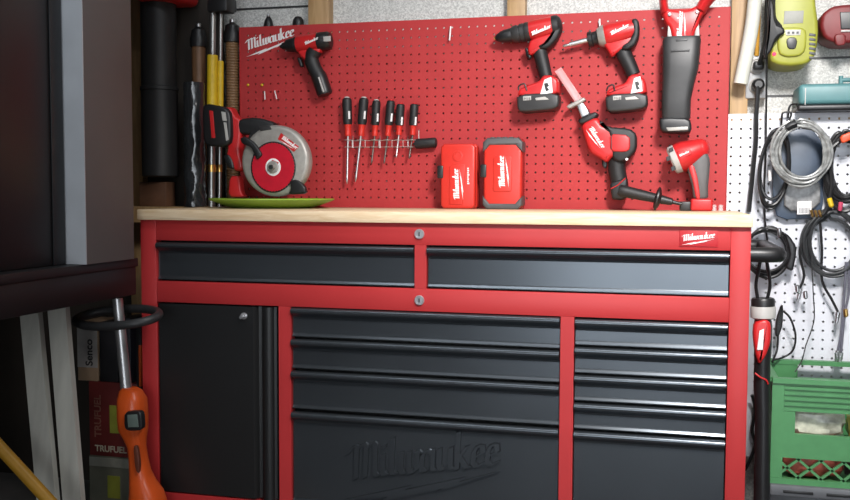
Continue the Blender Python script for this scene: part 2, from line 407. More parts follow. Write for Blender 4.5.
# push handle on the right flank
b = MB(); hz = P(765, 251, -.30).z
b.tube(spline([V((Ro-.002, -.46, hz+.0)), V((Ro+.04, -.459, hz)), V((Ro+.064, -.45, hz)), V((Ro+.07, -.42, hz)), V((Ro+.07, -.2, hz)), V((Ro+.07, -.10, hz)), V((Ro+.064, -.07, hz)), V((Ro+.04, -.061, hz)), V((Ro-.002, -.06, hz))], 5), .018, 14)
b.build('push_handle', BLK, W)
for cx in (Lo+.1, Ro-.1):
    for cy in (-.45, -.09):
        k = MB().box(cx-.04, cx+.04, cy-.04, cy+.04, .095, .1).build('caster', BLK, W)
        MB().lathe([(-.02, .03), (-.018, .047), (.018, .047), (.02, .03)], V((cx, cy, .047)), UX, 20).build('wheel', RUB, k)
        MB().box(cx-.026, cx-.022, cy-.015, cy+.015, .04, .095).box(cx+.022, cx+.026, cy-.015, cy+.015, .04, .095).build('fork', STEEL, k)
wl, wr = P(136.8, 215, FY-.012).x, P(753, 220, FY-.012).x
tag(MB().box(wl, wr, FY-.012, .03, TOPZ, WT, .002).build('worktop', MAPLE), 'pale maple worktop laid over the red drawer cabinet', 'worktop')

# ------------------------------------------------------------------ tools on the red board
def tp(o, ax, Y):      # a photograph direction as a unit vector in the plane Y
    return (P(o[0]+ax[0], o[1]+ax[1], Y)-P(*o, Y)).normalized()
def lathe_px(a, b, Y, prof, n=24, m=None):
    """axis from photograph point a to b at plane Y; prof: (fraction, radius in px)"""
    A, B = P(*a, Y), P(*b, Y); L = (B-A).length; s = sc(Y)
    return MB().lathe([(t*L, r*s) for t, r in prof], A, B-A, n)
def grip(pts, Y, r, flat=.8, n=14):
    s = sc(Y); return MB().tube(spline([P(x, y, Y) for x, y in pts], 5), [v*s for v in resamp(r, 5)], n, flat=flat)
def resamp(r, k):
    out = []
    for a, b in zip(r, r[1:]): out += [a+(b-a)*j/k for j in range(k)]
    return out+[r[-1]]
def cr(L, ox, oy, s): return [(ox+a/s, oy+b/s) for a, b in L]

def pack_battery(T, outline, Yf, th, lab, bandm=DGR):
    bt = MB().pp(outline, Yf, th, .006, 1).build('battery', bandm, T)
    return bt
# --- drill driver
Yc = -.040; s_ = 4.1667
dd = thing('drill_driver', P(530, 108, Yc), 'red and black cordless drill with a wide black chuck on the pegboard', 'drill')
c = lambda L: cr(L, 480, 0, s_)
A, B = (495.4, 38.3), (557, 25.6)
lathe_px(A, B, Yc, [(0, 0), (0, 1.8), (.02, 3.2), (.09, 5.4), (.16, 6.4), (.27, 6.8), (.28, 6.6)], 28).build('chuck', BLK, dd)
lathe_px(A, B, Yc, [(-.02, 0), (-.02, 1.6), (.02, 1.7)]).build('chuck_jaw', GOLD, dd)
lathe_px(A, B, Yc, [(.27, 0), (.27, 7.0), (.30, 8.2), (.37, 8.6), (.38, 8.0), (.40, 8.0), (.41, 8.8), (.47, 9), (.48, 8.4), (.5, 9.2), (.56, 9.2), (.57, 8.5)], 32).build('clutch_ring', DGR, dd)
b = lathe_px(A, B, Yc, [(.56, 0), (.56, 9.0), (.62, 9.6), (.9, 9.8), (.97, 9.3), (.98, 0)], 28)
b.pp(c([(210, 160), (320, 130), (322, 160), (285, 195), (240, 215), (205, 232), (196, 205)]), Yc-.019, .038, .008, 1)
b.build('motor_housing', TRED, dd)
b = lathe_px(A, B, Yc, [(.93, 9.95), (.95, 10.2), (1.02, 9.8), (1.06, 7.5), (1.08, 4), (1.08, 0)], 28)
b.pp(c([(300, 100), (334, 95), (336, 130), (318, 165), (285, 200), (250, 205), (240, 190), (272, 172), (292, 145)]), Yc-.024, .046, .008, 1)
b.build('rear_cap', RUB, dd)
b = grip(c([(252, 170), (250, 215), (262, 265), (276, 325)]), Yc, [5.5, 7.2, 6.6, 6.2], .9); b.build('grip', RUB, dd)
MB().pp(c([(185, 196), (200, 200), (215, 232), (208, 248), (196, 238), (190, 222)]), Yc-.009, .018, .004, 1).build('trigger', BLK, dd)
ft = MB().pp(c([(160, 372), (200, 352), (245, 338), (262, 312), (300, 312), (326, 330), (328, 398), (154, 402)]), Yc-.034, .068, .009, 1).build('foot', TRED, dd)
bt = MB().pp(c([(152, 392), (327, 384), (329, 440), (305, 456), (170, 468), (154, 452)]), Yc-.037, .074, .007, 1).build('battery', DGR, dd)
def foot_label(bt, ft, L, lx, ly, Yf, tx='18'):
    MB().pp(L, Yf-.0014, .002, .0004).build('white_label', WHT, ft)
    x0, y0 = min(p[0] for p in L), max(p[1] for p in L)
    MB().pp([(x0+4.0, y0-11.5), (x0+7.5, y0-12.5), (x0+9, y0-9), (x0+7, y0-8), (x0+9.3, y0-5), (x0+6, y0-3.6), (x0+5, y0-7)], Yf-.0022, .001, 0).build('black_print', BLK, ft)
    MB().pp([(lx, ly), (lx+8, ly-.5), (lx+8.1, ly+3.6), (lx+.1, ly+4.2)], Yf-.0042, .002, .0003).build('grey_label', LGR, bt)
    text('lettering', 'M'+tx, P(lx+.8, ly+3.6, Yf-.0042), UX, UZ, .0105, BLK, bt)
    MB().pp([(lx+12, ly+1.5), (lx+22, ly+.2), (lx+26, ly+3), (lx+13, ly+4)], Yf-.0042, .002, .0003).build('charge_gauge', LGR, bt)
foot_label(bt, ft, c([(268, 332), (297, 320), (303, 386), (250, 396)]), 523, 96.4, Yc-.034)
MB().tube(spline([P(*q, Yc-.034) for q in c([(160, 376), (163, 357), (185, 350), (195, 378)])], 5), .0022, 8).build('belt_clip', BLK, dd)
pmark('script_mark', c([(214, 150)])[0], c([(296, 118)])[0], Yc-.0305, 0, dd, rise=.03, bolt=False, nib=.1)
# --- impact driver
idr = thing('impact_driver', P(625, 108, Yc), 'red and black impact driver holding a long bit, right of the chuck drill', 'drill')
A, B = c([(452, 166)])[0], c([(655, 118)])[0]
lathe_px(c([(345, 193)])[0], A, Yc, [(0, 0), (0, .9), (.06, 1.5), (.25, 1.3), (.26, 2.4), (.97, 2.6), (1, 2.6), (1.02, 0)], 14).build('driver_bit', STEEL, idr)
lathe_px(A, B, Yc, [(-.02, 0), (-.02, 5.2), (.0, 7.4), (.07, 7.6), (.09, 6.4), (.16, 6.6), (.2, 7.4), (.24, 8.6)], 28).build('nose_ring', BLK, idr)
lathe_px(A, B, Yc, [(.19, 6.5), (.2, 8.4), (.28, 10.2), (.34, 10.8), (.345, 9)], 28).build('hammer_case', GRY, idr)
b = lathe_px(A, B, Yc, [(.30, 9), (.33, 10.2), (.45, 11), (.8, 10.6), (.94, 9.8), (.95, 0)], 28)
b.pp(c([(505, 170), (640, 140), (650, 165), (620, 195), (575, 215), (548, 240), (535, 215)]), Yc-.019, .038, .008, 1)
b.build('motor_housing', TRED, idr)
b = MB().pp(c([(630, 80), (650, 74), (664, 92), (663, 150), (645, 190), (612, 208), (590, 205), (592, 190), (622, 170), (638, 135)]), Yc-.0285, .054, .007, 1); b.build('rear_cap', RUB, idr)
grip(c([(596, 180), (600, 225), (622, 270), (640, 312)]), Yc, [5.5, 7.6, 7, 6.6], .9).build('grip', RUB, idr)
MB().pp(c([(535, 196), (550, 200), (565, 228), (556, 242), (545, 235), (538, 218)]), Yc-.009, .018, .004, 1).build('trigger', BLK, idr)
ft = MB().pp(c([(528, 378), (560, 360), (605, 345), (622, 312), (660, 305), (690, 335), (697, 396), (524, 402)]), Yc-.034, .068, .009, 1).build('foot', TRED, idr)
bt = MB().pp(c([(522, 392), (696, 384), (699, 440), (672, 455), (545, 468), (525, 454)]), Yc-.037, .074, .007, 1).build('battery', DGR, idr)
foot_label(bt, ft, c([(642, 326), (668, 317), (678, 380), (628, 390)]), 613, 96, Yc-.034)
MB().tube(spline([P(*q, Yc-.034) for q in c([(527, 380), (535, 360), (555, 354), (560, 378)])], 5), .0022, 8).build('belt_clip', BLK, idr)
pmark('script_mark', c([(545, 148)])[0], c([(622, 112)])[0], Yc-.033, 0, idr, rise=.03, bolt=False, nib=.1)
# --- compact 12 volt driver
c = lambda L: cr(L, 230, 20, 5.555); Yc = -.036
cd_ = thing('compact_drill', P(318, 97, Yc), 'small black and red driver beside the white script at the pegboard corner', 'drill')
A, B = c([(278, 148)])[0], c([(560, 112)])[0]
lathe_px(A, B, Yc, [(0, 0), (0, 1.6), (.04, 2), (.05, 3.4), (.13, 4.2), (.14, 6.2), (.22, 7.2), (.3, 7.6), (.31, 8.4), (.36, 8.4)], 26).build('chuck', BLK, cd_)
b = lathe_px(A, B, Yc, [(.35, 0), (.35, 8.4), (.4, 8.8), (.78, 8.8), (.79, 0)], 26)
b.pp(c([(372, 165), (500, 150), (500, 180), (440, 200), (420, 235), (400, 210), (385, 200)]), Yc-.015, .03, .007, 1)
b.build('motor_housing', TRED, cd_)
lathe_px(A, B, Yc, [(.76, 0), (.76, 9.1), (.8, 9.4), (.95, 9.2), (1.0, 7.5), (1.01, 0)], 26).build('rear_cap', BLK, cd_)
MB().pp(c([(517, 92), (558, 88), (558, 118), (520, 120)]), Yc-.0295, .004, .001).build('silver_switch', LGR, cd_)
grip(c([(470, 165), (452, 210), (468, 265), (492, 310)]), Yc, [8.5, 7.6, 7.4, 7.4], .9).build('grip', RUB, cd_)
bt = grip(c([(488, 302), (500, 330), (522, 395), (528, 415)]), Yc, [7.8, 8.2, 8.2, 7.6], .95); bt = bt.build('battery', BLK, cd_)
MB().tube([P(*q, Yc-.0245) for q in c([(492, 318), (520, 400)])], .003, 8).build('grey_stripe', LGR, bt)
MB().pp(c([(372, 208), (388, 210), (404, 255), (392, 262), (380, 240)]), Yc-.008, .016, .003, 1).build('trigger', BLK, cd_)
pmark('script_mark', c([(415, 140)])[0], c([(492, 108)])[0], Yc-.0272, 0, cd_, rise=.03, bolt=False, nib=.1)
# --- reciprocating saw with a clear blade cover
c = lambda L: cr(L, 540, 50, 2.94); Yc = -.036
hz_ = thing('reciprocating_saw', P(618, 200, Yc), 'red and black one handed reciprocating saw with a clear blade cover pointing up left', 'saw')
MB().pp(c([(42, 62), (62, 50), (124, 142), (104, 156)]), Yc-.006, .012, .002).build('blade_cover', SMOKE, hz_)
MB().pp(c([(52, 66), (60, 62), (116, 148), (108, 152)]), Yc-.001, .002, 0).build('blade', STEEL, hz_)
MB().pp(c([(76, 164), (112, 146), (128, 138), (136, 146), (118, 158), (84, 174)]), Yc-.018, .036, .004, 1).build('shoe', GRY, hz_)
MB().pp(c([(104, 158), (124, 148), (148, 186), (122, 202)]), Yc-.011, .022, .005).build('neck', STEEL, hz_)
MB().pp(c([(108, 206), (160, 180), (172, 188), (162, 202), (120, 220)]), Yc-.026, .05, .006, 1).build('collar', BLK, hz_)
MB().pp(c([(120, 218), (166, 194), (188, 226), (270, 236), (276, 296), (250, 312), (214, 312), (196, 332), (176, 318), (144, 300), (128, 250)]), Yc-.03, .058, .012, 1).build('motor_housing', TRED, hz_)
MB().pp(c([(172, 202), (200, 226), (262, 230), (284, 246), (284, 292), (262, 318), (236, 332), (214, 320), (210, 296), (204, 246), (186, 232)]), Yc-.0325, .06, .008, 1).build('overmold', RUB, hz_)
MB().pp(c([(209, 252), (211.5, 252), (211.5, 290), (209, 290)]), Yc-.0358, .003, 0).build('housing_seam', BLK, hz_)
MB().pp(c([(204, 246), (264, 250), (265, 292), (250, 300), (206, 298)]), Yc-.0355, .008, .004, 1).build('side_cover', TRED, hz_)
grip(c([(234, 300), (226, 340), (232, 385), (236, 405)]), Yc, [8.5, 8.4, 8.2, 8.2], .85).build('grip', RUB, hz_)
MB().pp(c([(204, 392), (226, 384), (256, 374), (258, 396), (256, 432), (242, 442), (212, 440), (208, 420)]), Yc-.026, .05, .007, 1).build('battery', BLK, hz_)
MB().tube([P(*q, Yc-.027) for q in c([(208, 408), (228, 398), (252, 376)])], .0016, 8).build('red_seam', TRED, hz_)
MB().pp(c([(182, 318), (194, 318), (198, 340), (190, 350), (182, 338)]), Yc-.008, .016, .003, 1).build('trigger', BLK, hz_)
MB().lathe([(0, .004), (.003, .004), (.004, .002)], P(*c([(255, 321)])[0], Yc-.028), V((0, -1, 0)), 12).build('white_button', WHT, hz_)
o = P(*c([(142, 222)])[0], Yc-.0302); e = P(*c([(178, 284)])[0], Yc-.0302); u = (e-o)
mark('white_script_mark', P(*c([(136, 232)])[0], Yc-.0302), u, V((0, -1, 0)).cross(u), u.length*1.02, hz_, rise=.06)
# --- big red tool with a loop handle and a black body
c = lambda L: cr(L, 640, 0, 8.333); Yc = -.05
bg = thing('cordless_power_tool', P(676, 130, Yc), 'tall black tool with a red loop handle at the pegboard right end', 'power tool')
b = MB().pp([(661.5, 10), (667, 7.5), (671, 9), (680, 10), (690, 8.8), (697.5, 4.5), (706, 9), (700, 18), (698.5, 26), (697, 27), (693, 38.5), (690, 39.5), (675, 39.5), (672, 38), (669.5, 27), (665, 22)], Yc-.032, .062, .010, 1)
q = sc(Yc); b.tube(spline([P(665.5, 14, Yc), P(663.6, 4, Yc), P(663.6, -6, Yc), P(667, -15, Yc)], 5), 4.0*q, 16, flat=3.2, flatdir=(0, 1, 0))
b.tube(spline([P(699.5, 12, Yc), P(705, 3, Yc), P(711, -4, Yc), P(719, -11, Yc)], 5), 5.6*q, 16, flat=2.6, flatdir=(0, 1, 0))
b.build('handle_loop', TRED, bg)
MB().pp([(662, -13), (668, -18), (722, -18), (724, -9), (712, -12), (690, -12)], Yc-.028, .056, .008, 1).build('handle_top', TRED, bg)
MB().pp([(668, 24), (671.5, 27), (673, 38.5), (667, 40)], Yc-.026, .05, .004).build('grey_post', LGR, bg)
MB().pp([(699, 24), (695.5, 27), (694, 38.5), (700, 40)], Yc-.026, .05, .004).build('grey_post', LGR, bg)
b = MB()
rings = []
for y, xl, xr, hw in ((38.5, 664, 700, .036), (42, 662.5, 701, .040), (70, 662.3, 698.5, .040), (84, 662, 694.5, .038), (100, 661.5, 691, .035), (118, 661.5, 690.5, .033), (122, 664, 688, .030)):
    l, r_ = P(xl, y, Yc), P(xr, y, Yc); cx = (l.x+r_.x)/2; hx = (r_.x-l.x)/2; ring = []
    for j in range(28):
        t = 2*PI*j/28; ct, st = math.cos(t), math.sin(t)
        ring.append(V((cx+hx*abs(ct)**.45*(1 if ct > 0 else -1), Yc+hw*abs(st)**.45*(1 if st > 0 else -1), l.z)))
    rings.append(ring)
b.loft(rings); body = b.build('body_shell', DGR, bg)
MB().pp([(659, 119), (666, 117), (690, 118), (692, 128), (690, 133), (664, 132.5), (660, 129)], Yc-.036, .068, .007, 1).build('battery', BLK, bg)
MB().pp([(675.5, 39.2), (688, 38.6), (687, 41), (676, 41.6)], Yc-.0405, .006, .001).build('latch', BLK, bg)
MB().pp([(666, 127.5), (688, 126.5), (688, 130), (668, 131)], Yc-.039, .006, .001).build('battery_clip', GRY, bg)
MB().pp([(671, 50), (690, 49), (689.5, 51), (671, 52)], Yc-.0425, .004, .001).build('body_seam', BLK, bg)
for (x, y) in ((669.5, 14.5), (697, 12)): MB().lathe([(0, .005), (.003, .005), (.004, .003)], P(x, y, Yc-.032), V((0, -1, 0)), 14).build('screw', CHROME, bg)
o = P(684, 37.5, Yc-.0325); mark('white_script_mark', o, V((0.02, 0, 1)), V((-1, 0, 0)), sc(Yc)*24, bg, rise=.0, shear=.1)
# --- screwdrivers and their wire rack
Yr = -.03
sd = [((346.9, 98), (348, 136), (347, 184)), ((364, 98), (361, 136), (355.5, 182)), ((376.5, 100.5), (374.7, 136), (371.5, 164)), ((391, 100.5), (387.7, 136), (384, 164)), ((400.7, 104), (398.8, 135), (396.2, 158)), ((414.5, 104), (412.6, 135), (409, 159))]
sl = ['leftmost screwdriver of the six in the wire rack, its long shaft hanging straight', 'second screwdriver from the left in the wire rack, its long shaft tilted', 'third screwdriver from the left in the wire rack, with a short dark shaft', 'fourth screwdriver from the left in the wire rack, with a short dark shaft', 'fifth screwdriver from the left in the wire rack, with a short bright shaft', 'rightmost screwdriver in the wire rack, beside the short black handle']
DST = mat('dark_steel', (.16, .13, .12), .4, .8)
for i, (a, e, t) in enumerate(sd):
    T = thing('screwdriver', P(*t, Yr), sl[i], 'screwdriver', 'screwdrivers in the wire rack on the pegboard')
    big = 1.0 if i < 2 else .88
    lathe_px(a, e, Yr, [(-.0, 0), (-.0, 3.2*big), (.03, 4.6*big), (.12, 5.0*big), (.4, 4.7*big), (.62, 4.9*big), (.7, 4.3*big), (.715, 0)], 14).build('grip', RUB, T)
    lathe_px(a, e, Yr, [(.70, 0), (.70, 4.2*big), (.76, 3.4*big), (.86, 3.1*big), (.95, 3.5*big), (1, 3.2*big), (1.0, 0)], 18).build('collar', CRED, T)
    lathe_px(a, e, Yr, [(-.035, 0), (-.03, 2.4*big), (.0, 3.0*big), (.01, 0)], 14).build('end_cap', LGR if i < 3 else TRED, T)
    r = 1.25 if i < 2 else 1.0; M_ = STEEL if i in (0, 1, 4) else DST
    lathe_px(e, t, Yr, [(-.02, 0), (-.02, r), (.88, r), (.885, r*1.05), (.93, r*.95), (1, .35)], 12).build('shaft', M_, T)
    MB().pp([(a[0]+1.0+(e[0]-a[0])*.3, a[1]+13), (a[0]+2.6+(e[0]-a[0])*.3, a[1]+13), (a[0]+2.6+(e[0]-a[0])*.5, a[1]+21), (a[0]+1.0+(e[0]-a[0])*.5, a[1]+21)], Yr-4.9*big*sc(Yr)-.0001, .003, 0).build('white_print', WHT, T)
T = thing('wire_tool_rack', P(380, 145, -.01), 'thin zinc wire rack holding the row of screwdrivers', 'tool rack')
b = MB()
for y in (140.8, 147.3):
    b.tube([P(348, y, -.018), P(412, y-.6, -.018)], .0011, 6); 
for i, (a, e, t) in enumerate(sd):
    q = e if True else t
    for y, r in ((140, 4.0), (147, 3.6)):
        cx = q[0]+(t[0]-q[0])*(y-q[1])/(t[1]-q[1]); cc = P(cx, y, Yr); rr = r*sc(Yr)
        b.tube([cc+V((math.cos(2*PI*k/16)*rr, math.sin(2*PI*k/16)*rr*1.05, 0)) for k in range(16)], .0012, 6, closed=True)
    b.tube([P(q[0]+4.2, 140, Yr), P(q[0]+4.2, 147, Yr)], .0011, 6)
for x in (353, 380, 408):
    b.tube(spline([P(x, 136, -.0015), P(x, 138, -.01), P(x, 141, -.018), P(x, 148, -.018)], 4), .0013, 6)
b.build('wire_frame', WIRE, T)
T = thing('short_handle', P(426, 147, -.03), 'short black ribbed handle stuck out at the right end of the screwdriver rack', 'handle')
lathe_px((413.5, 144), (436.5, 142.4), -.022, [(0, 0), (0, 1.4), (.08, 1.5), (.09, 4.7), (.14, 5.0), (.9, 5.0), (.97, 4.6), (1, 3.6), (1, 0)], 20).build('grip', RUB, T)
MB().tube([P(418.8, 130.5, -.022), P(418.8, 139, -.022)], .0012, 8).build('pin', WIRE, T)
# --- loose peg hooks and pins
hl = [((450.6, 27), (449.6, 40), 'lone white peg hook in the top row of the red pegboard'), ((599.6, 19.5), (599.8, 27), 'short white peg hook above the impact driver'), ((264.6, 91.5), (265, 99.5), 'left one of two small wire hooks under the compact driver'), ((275, 91), (276.5, 99), 'right one of two small wire hooks under the compact driver')]
for a, e, lb in hl:
    pts = [P(a[0], a[1], .008), P(a[0], a[1], -.010), P(a[0]+.0, a[1]+1, -.0145), P(e[0], e[1]-1, -.016), P(e[0], e[1], -.0165)]
    tag(MB().tube(spline(pts, 4), .0017 if e[1] > 50 else .0024, 8).build('peg_hook', WHT), lb, 'hook', 'loose hooks on the red pegboard')
for x, y, lb in ((248.3, 85, 'left one of two yellow pins near the pegboard left edge'), (262.3, 85, 'right one of two yellow pins near the pegboard left edge')):
    tag(MB().lathe([(-.006, .002), (0, .0022), (.0005, .0042), (.003, .0042), (.0045, .0022)], P(x, y, 0), V((0, -1, 0)), 12).build('pin', YEL), lb, 'pin', 'yellow pins on the red pegboard')

# ------------------------------------------------------------------ things on the worktop
def zfloor(T): pass
def case_px(x0, x1, y0, Yf, th): pass
# --- bit cases
Yf = -.075
def bitcase(L, label, grey):
    x0, x1, y0, y1, lx = L
    T = thing('bit_case', (P((x0+x1)/2, 205, Yf).x, Yf+.03, WT), label, 'case')
    zt = P(x0, y0, Yf).z; a, e = P(x0, 180, Yf).x, P(x1, 180, Yf).x; zb = WT+.0005; H = zt-zb
    def cham(a, e, z0, z1, k): return [(a+k, z0), (e-k, z0), (e, z0+k), (e, z1-k), (e-k, z1), (a+k, z1), (a, z1-k), (a, z0+k)]
    MB().prism(cham(a, e, zb, zt, .007), Yf+.024, Yf+.06, .004).build('back_shell', CRED if not grey else mat('dark_red_plastic', (.3, .012, .012), .45), T)
    fr = MB().prism(cham(a+.001, e-.001, zb+.0005, zt-.0005, .009), Yf, Yf+.0238, .006).build('lid', CRED, T)
    cx = (a+e)/2
    if grey:
        for z0, z1, s in ((zt-.036, zt+.001, 1), (zb-.0003, zb+.032, -1)):
            w_ = (e-a)/2+.002; k = .013
            if s > 0: pts = [(cx-w_, z0-.004), (cx-w_+.012, z0+.006), (cx-w_+.02, z0+.016), (cx+w_-.02, z0+.016), (cx+w_-.012, z0+.006), (cx+w_, z0-.004), (cx+w_, z1-k), (cx+w_-k, z1), (cx-w_+k, z1), (cx-w_, z1-k)]
            else: pts = [(cx-w_, z1+.006), (cx-w_+.012, z1-.006), (cx-w_+.02, z1-.016), (cx+w_-.02, z1-.016), (cx+w_-.012, z1-.006), (cx+w_, z1+.006), (cx+w_, z0+k), (cx+w_-k, z0), (cx-w_+k, z0), (cx-w_, z0+k)]
            MB().prism(pts, Yf-.004, Yf+.062, .005).build('corner_bumper', mat('grey_bumper', (.075, .075, .078), .5), T)
        for k in range(4):
            MB().box(cx-.036+k*.018, cx-.024+k*.018, Yf-.002, Yf+.05, zt+.0005, zt+.003, .0006).build('rib', mat('grey_bumper', (.075, .075, .078), .5), T)
        MB().prism(cham(cx-.027, cx+.027, zb+.05, zt-.052, .005), Yf-.0025, Yf+.004, .002).build('raised_panel', CRED, T)
        ly = Yf-.0025; mz = zb+.062; ox = cx+.016; wl = H*.45
    else:
        MB().lathe([(0, .0165), (.0015, .016), (.002, .012), (.001, .011), (.001, 0)], V((cx, Yf, zt-.036)), V((0, -1, 0)), 28).build('round_boss', CRED, T)
        MB().prism([(cx-.025, zb+.012), (cx+.015, zb+.012), (cx+.021, zb+.08), (cx+.021, zt-.06), (cx-.025, zt-.065)], Yf-.002, Yf+.003, .0015).build('raised_panel', CRED, T)
        bp = MB()
        for k, hh in enumerate((.006, .004, .005, .0035, .006, .004, .005, .004)): bp.box(cx+.029, cx+.029+hh, Yf-.0008, Yf+.002, zb+.072+k*.0062, zb+.0765+k*.0062)
        bp.build('white_print', WHT, T)
        ly = Yf-.002; mz = zb+.026; ox = cx+.014; wl = H*.48
    mark('white_script_mark', V((ox, ly, mz)), V((-.05, 0, 1)), V((-1, 0, -.05)), wl, T, rise=0.0, shear=.1, nib=.1)
    lz = P(x0, lx, Yf).z
    MB().box(a-.009, a+.009, Yf-.003, Yf+.042, lz-.019, lz+.019, .003).build('latch', BLK, T)
bitcase((440.2, 475.2, 143.8, 207, 172), 'plain red bit case with a round boss, standing left of the grey cornered case', False)
bitcase((483.3, 521.6, 138.2, 208, 171), 'red bit case with grey top and bottom bumpers, standing on the worktop', True)
# --- right angle work light
Yc = -.075
wk = thing('work_light', (P(702, 200, Yc).x, Yc, WT), 'red and grey right angle work light standing at the right end of the worktop', 'flashlight')
A, B = (671.5, 161), (702.5, 148)
lathe_px(A, B, Yc, [(-.02, 0), (-.02, 11.2), (.03, 13.2), (.2, 13.8), (.21, 0)], 32).build('lens_ring', LGR, wk)
lathe_px(A, B, Yc, [(-.03, 0), (-.028, 9.5), (-.018, 10.5), (-.01, 0)], 28).build('lens', CHROME, wk)
for t in (-.3, .55, 1.35):
    q = P(674.3, 160, Yc); s = sc(Yc)
for (x, y) in ((668.3, 158.5), (673.3, 168.5), (671, 150)):
    MB().obox(P(x, y, Yc-.022), V((.0045, 0, .002)), V((0, .012, 0)), V((.001, 0, -.0045)), .001).build('black_notch', BLK, wk)
lathe_px(A, B, Yc, [(.2, 0), (.2, 13.2), (.3, 14), (.5, 13.4), (.72, 11.5), (.95, 9.8), (1.08, 8), (1.16, 5), (1.2, 0)], 28).build('head', TRED, wk)
MB().ball(P(700.5, 149.5, Yc), .0255, .028, .029, 24, 14).build('pivot_dome', TRED, wk)
MB().pp([(686, 160), (694, 150), (706, 150), (710.5, 160), (709.5, 174), (708.2, 186), (708.5, 200), (693.5, 200), (692, 186), (688, 172)], Yc-.022, .044, .010, 1).build('neck', mat('warm_grey_rubber', (.085, .08, .08), .5), wk)
MB().pp([(688, 166), (693.5, 164), (698, 178), (700.5, 199.5), (696, 199.5), (692.5, 180)], Yc-.0235, .046, .003, 1).build('red_stripe', TRED, wk)
MB().pp([(706.5, 158), (709, 160), (707.5, 174), (707.5, 198), (706, 198), (706, 174)], Yc-.018, .036, .003).build('red_edge', TRED, wk)
zb = WT+.0005; zc = P(700, 199, Yc).z; xa, xb = P(690.5, 205, Yc).x, P(712.5, 205, Yc).x
MB().box(xa, xb, Yc-.03, Yc+.03, zb, zc+.001, .006, 3).build('battery_base', TRED, wk)
MB().box(P(679.5, 205, Yc).x, xa+.002, Yc-.016, Yc+.016, zb, P(686, 201.5, Yc).z, .004).build('release_tab', DGR, wk)
b = MB().pp([(677, 151.5), (690, 148.5), (692, 154), (680, 160)], Yc-.0405, .006, .002); b.build('logo_panel', TRED, wk)
pmark('script_mark', (679.5, 156.8), (689.5, 152.6), Yc-.0412, 0, wk, rise=.05, bolt=False, nib=.12)
# --- auxiliary side handle
Yc = -.105
T = thing('auxiliary_grip', P(657, 207, Yc), 'black tapered side handle with a round flange lying between the saw and the work light', 'handle')
A, B = (618.5, 189.5), (677, 202.5)
fr = .0315
zf = WT+.0325
A3 = P(618.5, 190, Yc); F3 = P(657.5, 197.5, Yc); F3.z = WT+.0335
ax = (F3-A3); L = ax.length
MB().lathe([(0, 0), (0, .013), (.006, .0165), (.02, .0165), (.06, .0150), (L-.012, .0132), (L-.006, .0125), (L, .012)], A3, ax, 22).build('grip', RUB, T)
MB().lathe([(L-.008, .012), (L-.006, .026), (L-.002, .0322), (L+.002, .0322), (L+.006, .024), (L+.010, .0125), (L+.04, .0095), (L+.042, .0055), (L+.066, .0045), (L+.068, 0)], A3, ax, 28).build('flange', BLK, T)
# --- clear wall anchors
for x, y, lb in ((714.2, 207, 'left one of two clear plastic anchors by the pegboard right corner'), (720.8, 207.6, 'right one of two clear plastic anchors by the pegboard right corner')):
    p_ = P(x, y, -.05); tag(MB().lathe([(0, .0065), (.002, .007), (.010, .0055), (.014, .007), (.017, .004)], V((p_.x, -.05, WT+.0003)), V((.1, 0, 1)) if False else UZ, 14).build('wall_anchor', CLEAR), lb, 'anchor', 'clear anchors on the worktop')

# --- circular saw on a green dish
Yd = -.185
dc = P(272, 205, Yd); dx = dc.x
rad = (P(329.5, 197, Yd).x-P(214, 205, Yd).x)/2
dish = MB(); prof = [(0.0005, 0), (0.0005, rad*.62), (.004, rad*.70), (.022, rad*.97), (.0255, rad), (.0285, rad), (.0285, rad*.985), (.024, rad*.95), (.007, rad*.68), (.0045, rad*.6), (.0045, 0)]
dish.lathe(prof, V((dx, Yd, WT)), UZ, 64)
tag(dish.build('dish', LIME), 'shallow lime green plastic dish lying under the circular saw', 'dish')
c = lambda L: cr(L, 200, 100, 4.35)
Yb = -.205                                    # plane of the blade
sw = thing('circular_saw', (dx, Yb, WT+.019), 'cordless circular saw with a grey guard and red blade standing in the green dish', 'saw')
# shoe plate stands on the dish
zsh = WT+.0190
MB().box(P(233, 200, Yb).x, P(313, 200, Yb).x, Yb-.02, Yb+.10, zsh, zsh+.006, .001).build('shoe', LGR, sw)
G = (325, 268)
outl = []
for k in range(44):
    t = 2*PI*k/44
    outl.append((G[0]+148*math.cos(t), G[1]-(160 if math.sin(t) > 0 else 152)*math.sin(t)))
gd = MB().pp(c(outl), Yb-.018, .04, .012).build('blade_guard', GRY, sw)
# opening ring with the blade inside
bl = (318, 292)
def ell(cx, cy, rx, ry, n=48): return [(cx+rx*math.cos(2*PI*k/n), cy-ry*math.sin(2*PI*k/n)) for k in range(n)]
MB().pp(c(ell(bl[0], bl[1], 98, 112)), Yb-.0195, .003, .001).build('guard_recess', BLK, sw)
blade = MB(); teeth = []
for k in range(96):
    rr = 1.0 if k % 2 else .965
    teeth.append((bl[0]+93*rr*math.cos(2*PI*k/96), bl[1]-107*rr*math.sin(2*PI*k/96)))
blade.pp(c(teeth), Yb-.0215, .002, 0); bo = blade.build('blade', BLADE, sw)
MB().pp(c(ell(bl[0], bl[1], 33, 38)), Yb-.0225, .0012, 0).build('white_print', WHT, bo)
MB().pp(c([(bl[0]-26, bl[1]+6), (bl[0]-4, bl[1]-32), (bl[0]+24, bl[1]-20), (bl[0]+2, bl[1]+26)]), Yb-.0229, .0006, 0).build('red_print', BLADE, bo)
bc = P(*c([bl])[0], Yb-.0222)
MB().lathe([(0, .018), (.004, .018), (.005, .015), (.005, .009), (.013, .008), (.0135, 0)], bc, V((0, -1, 0)), 24).build('arbor_flange', GRY, sw)
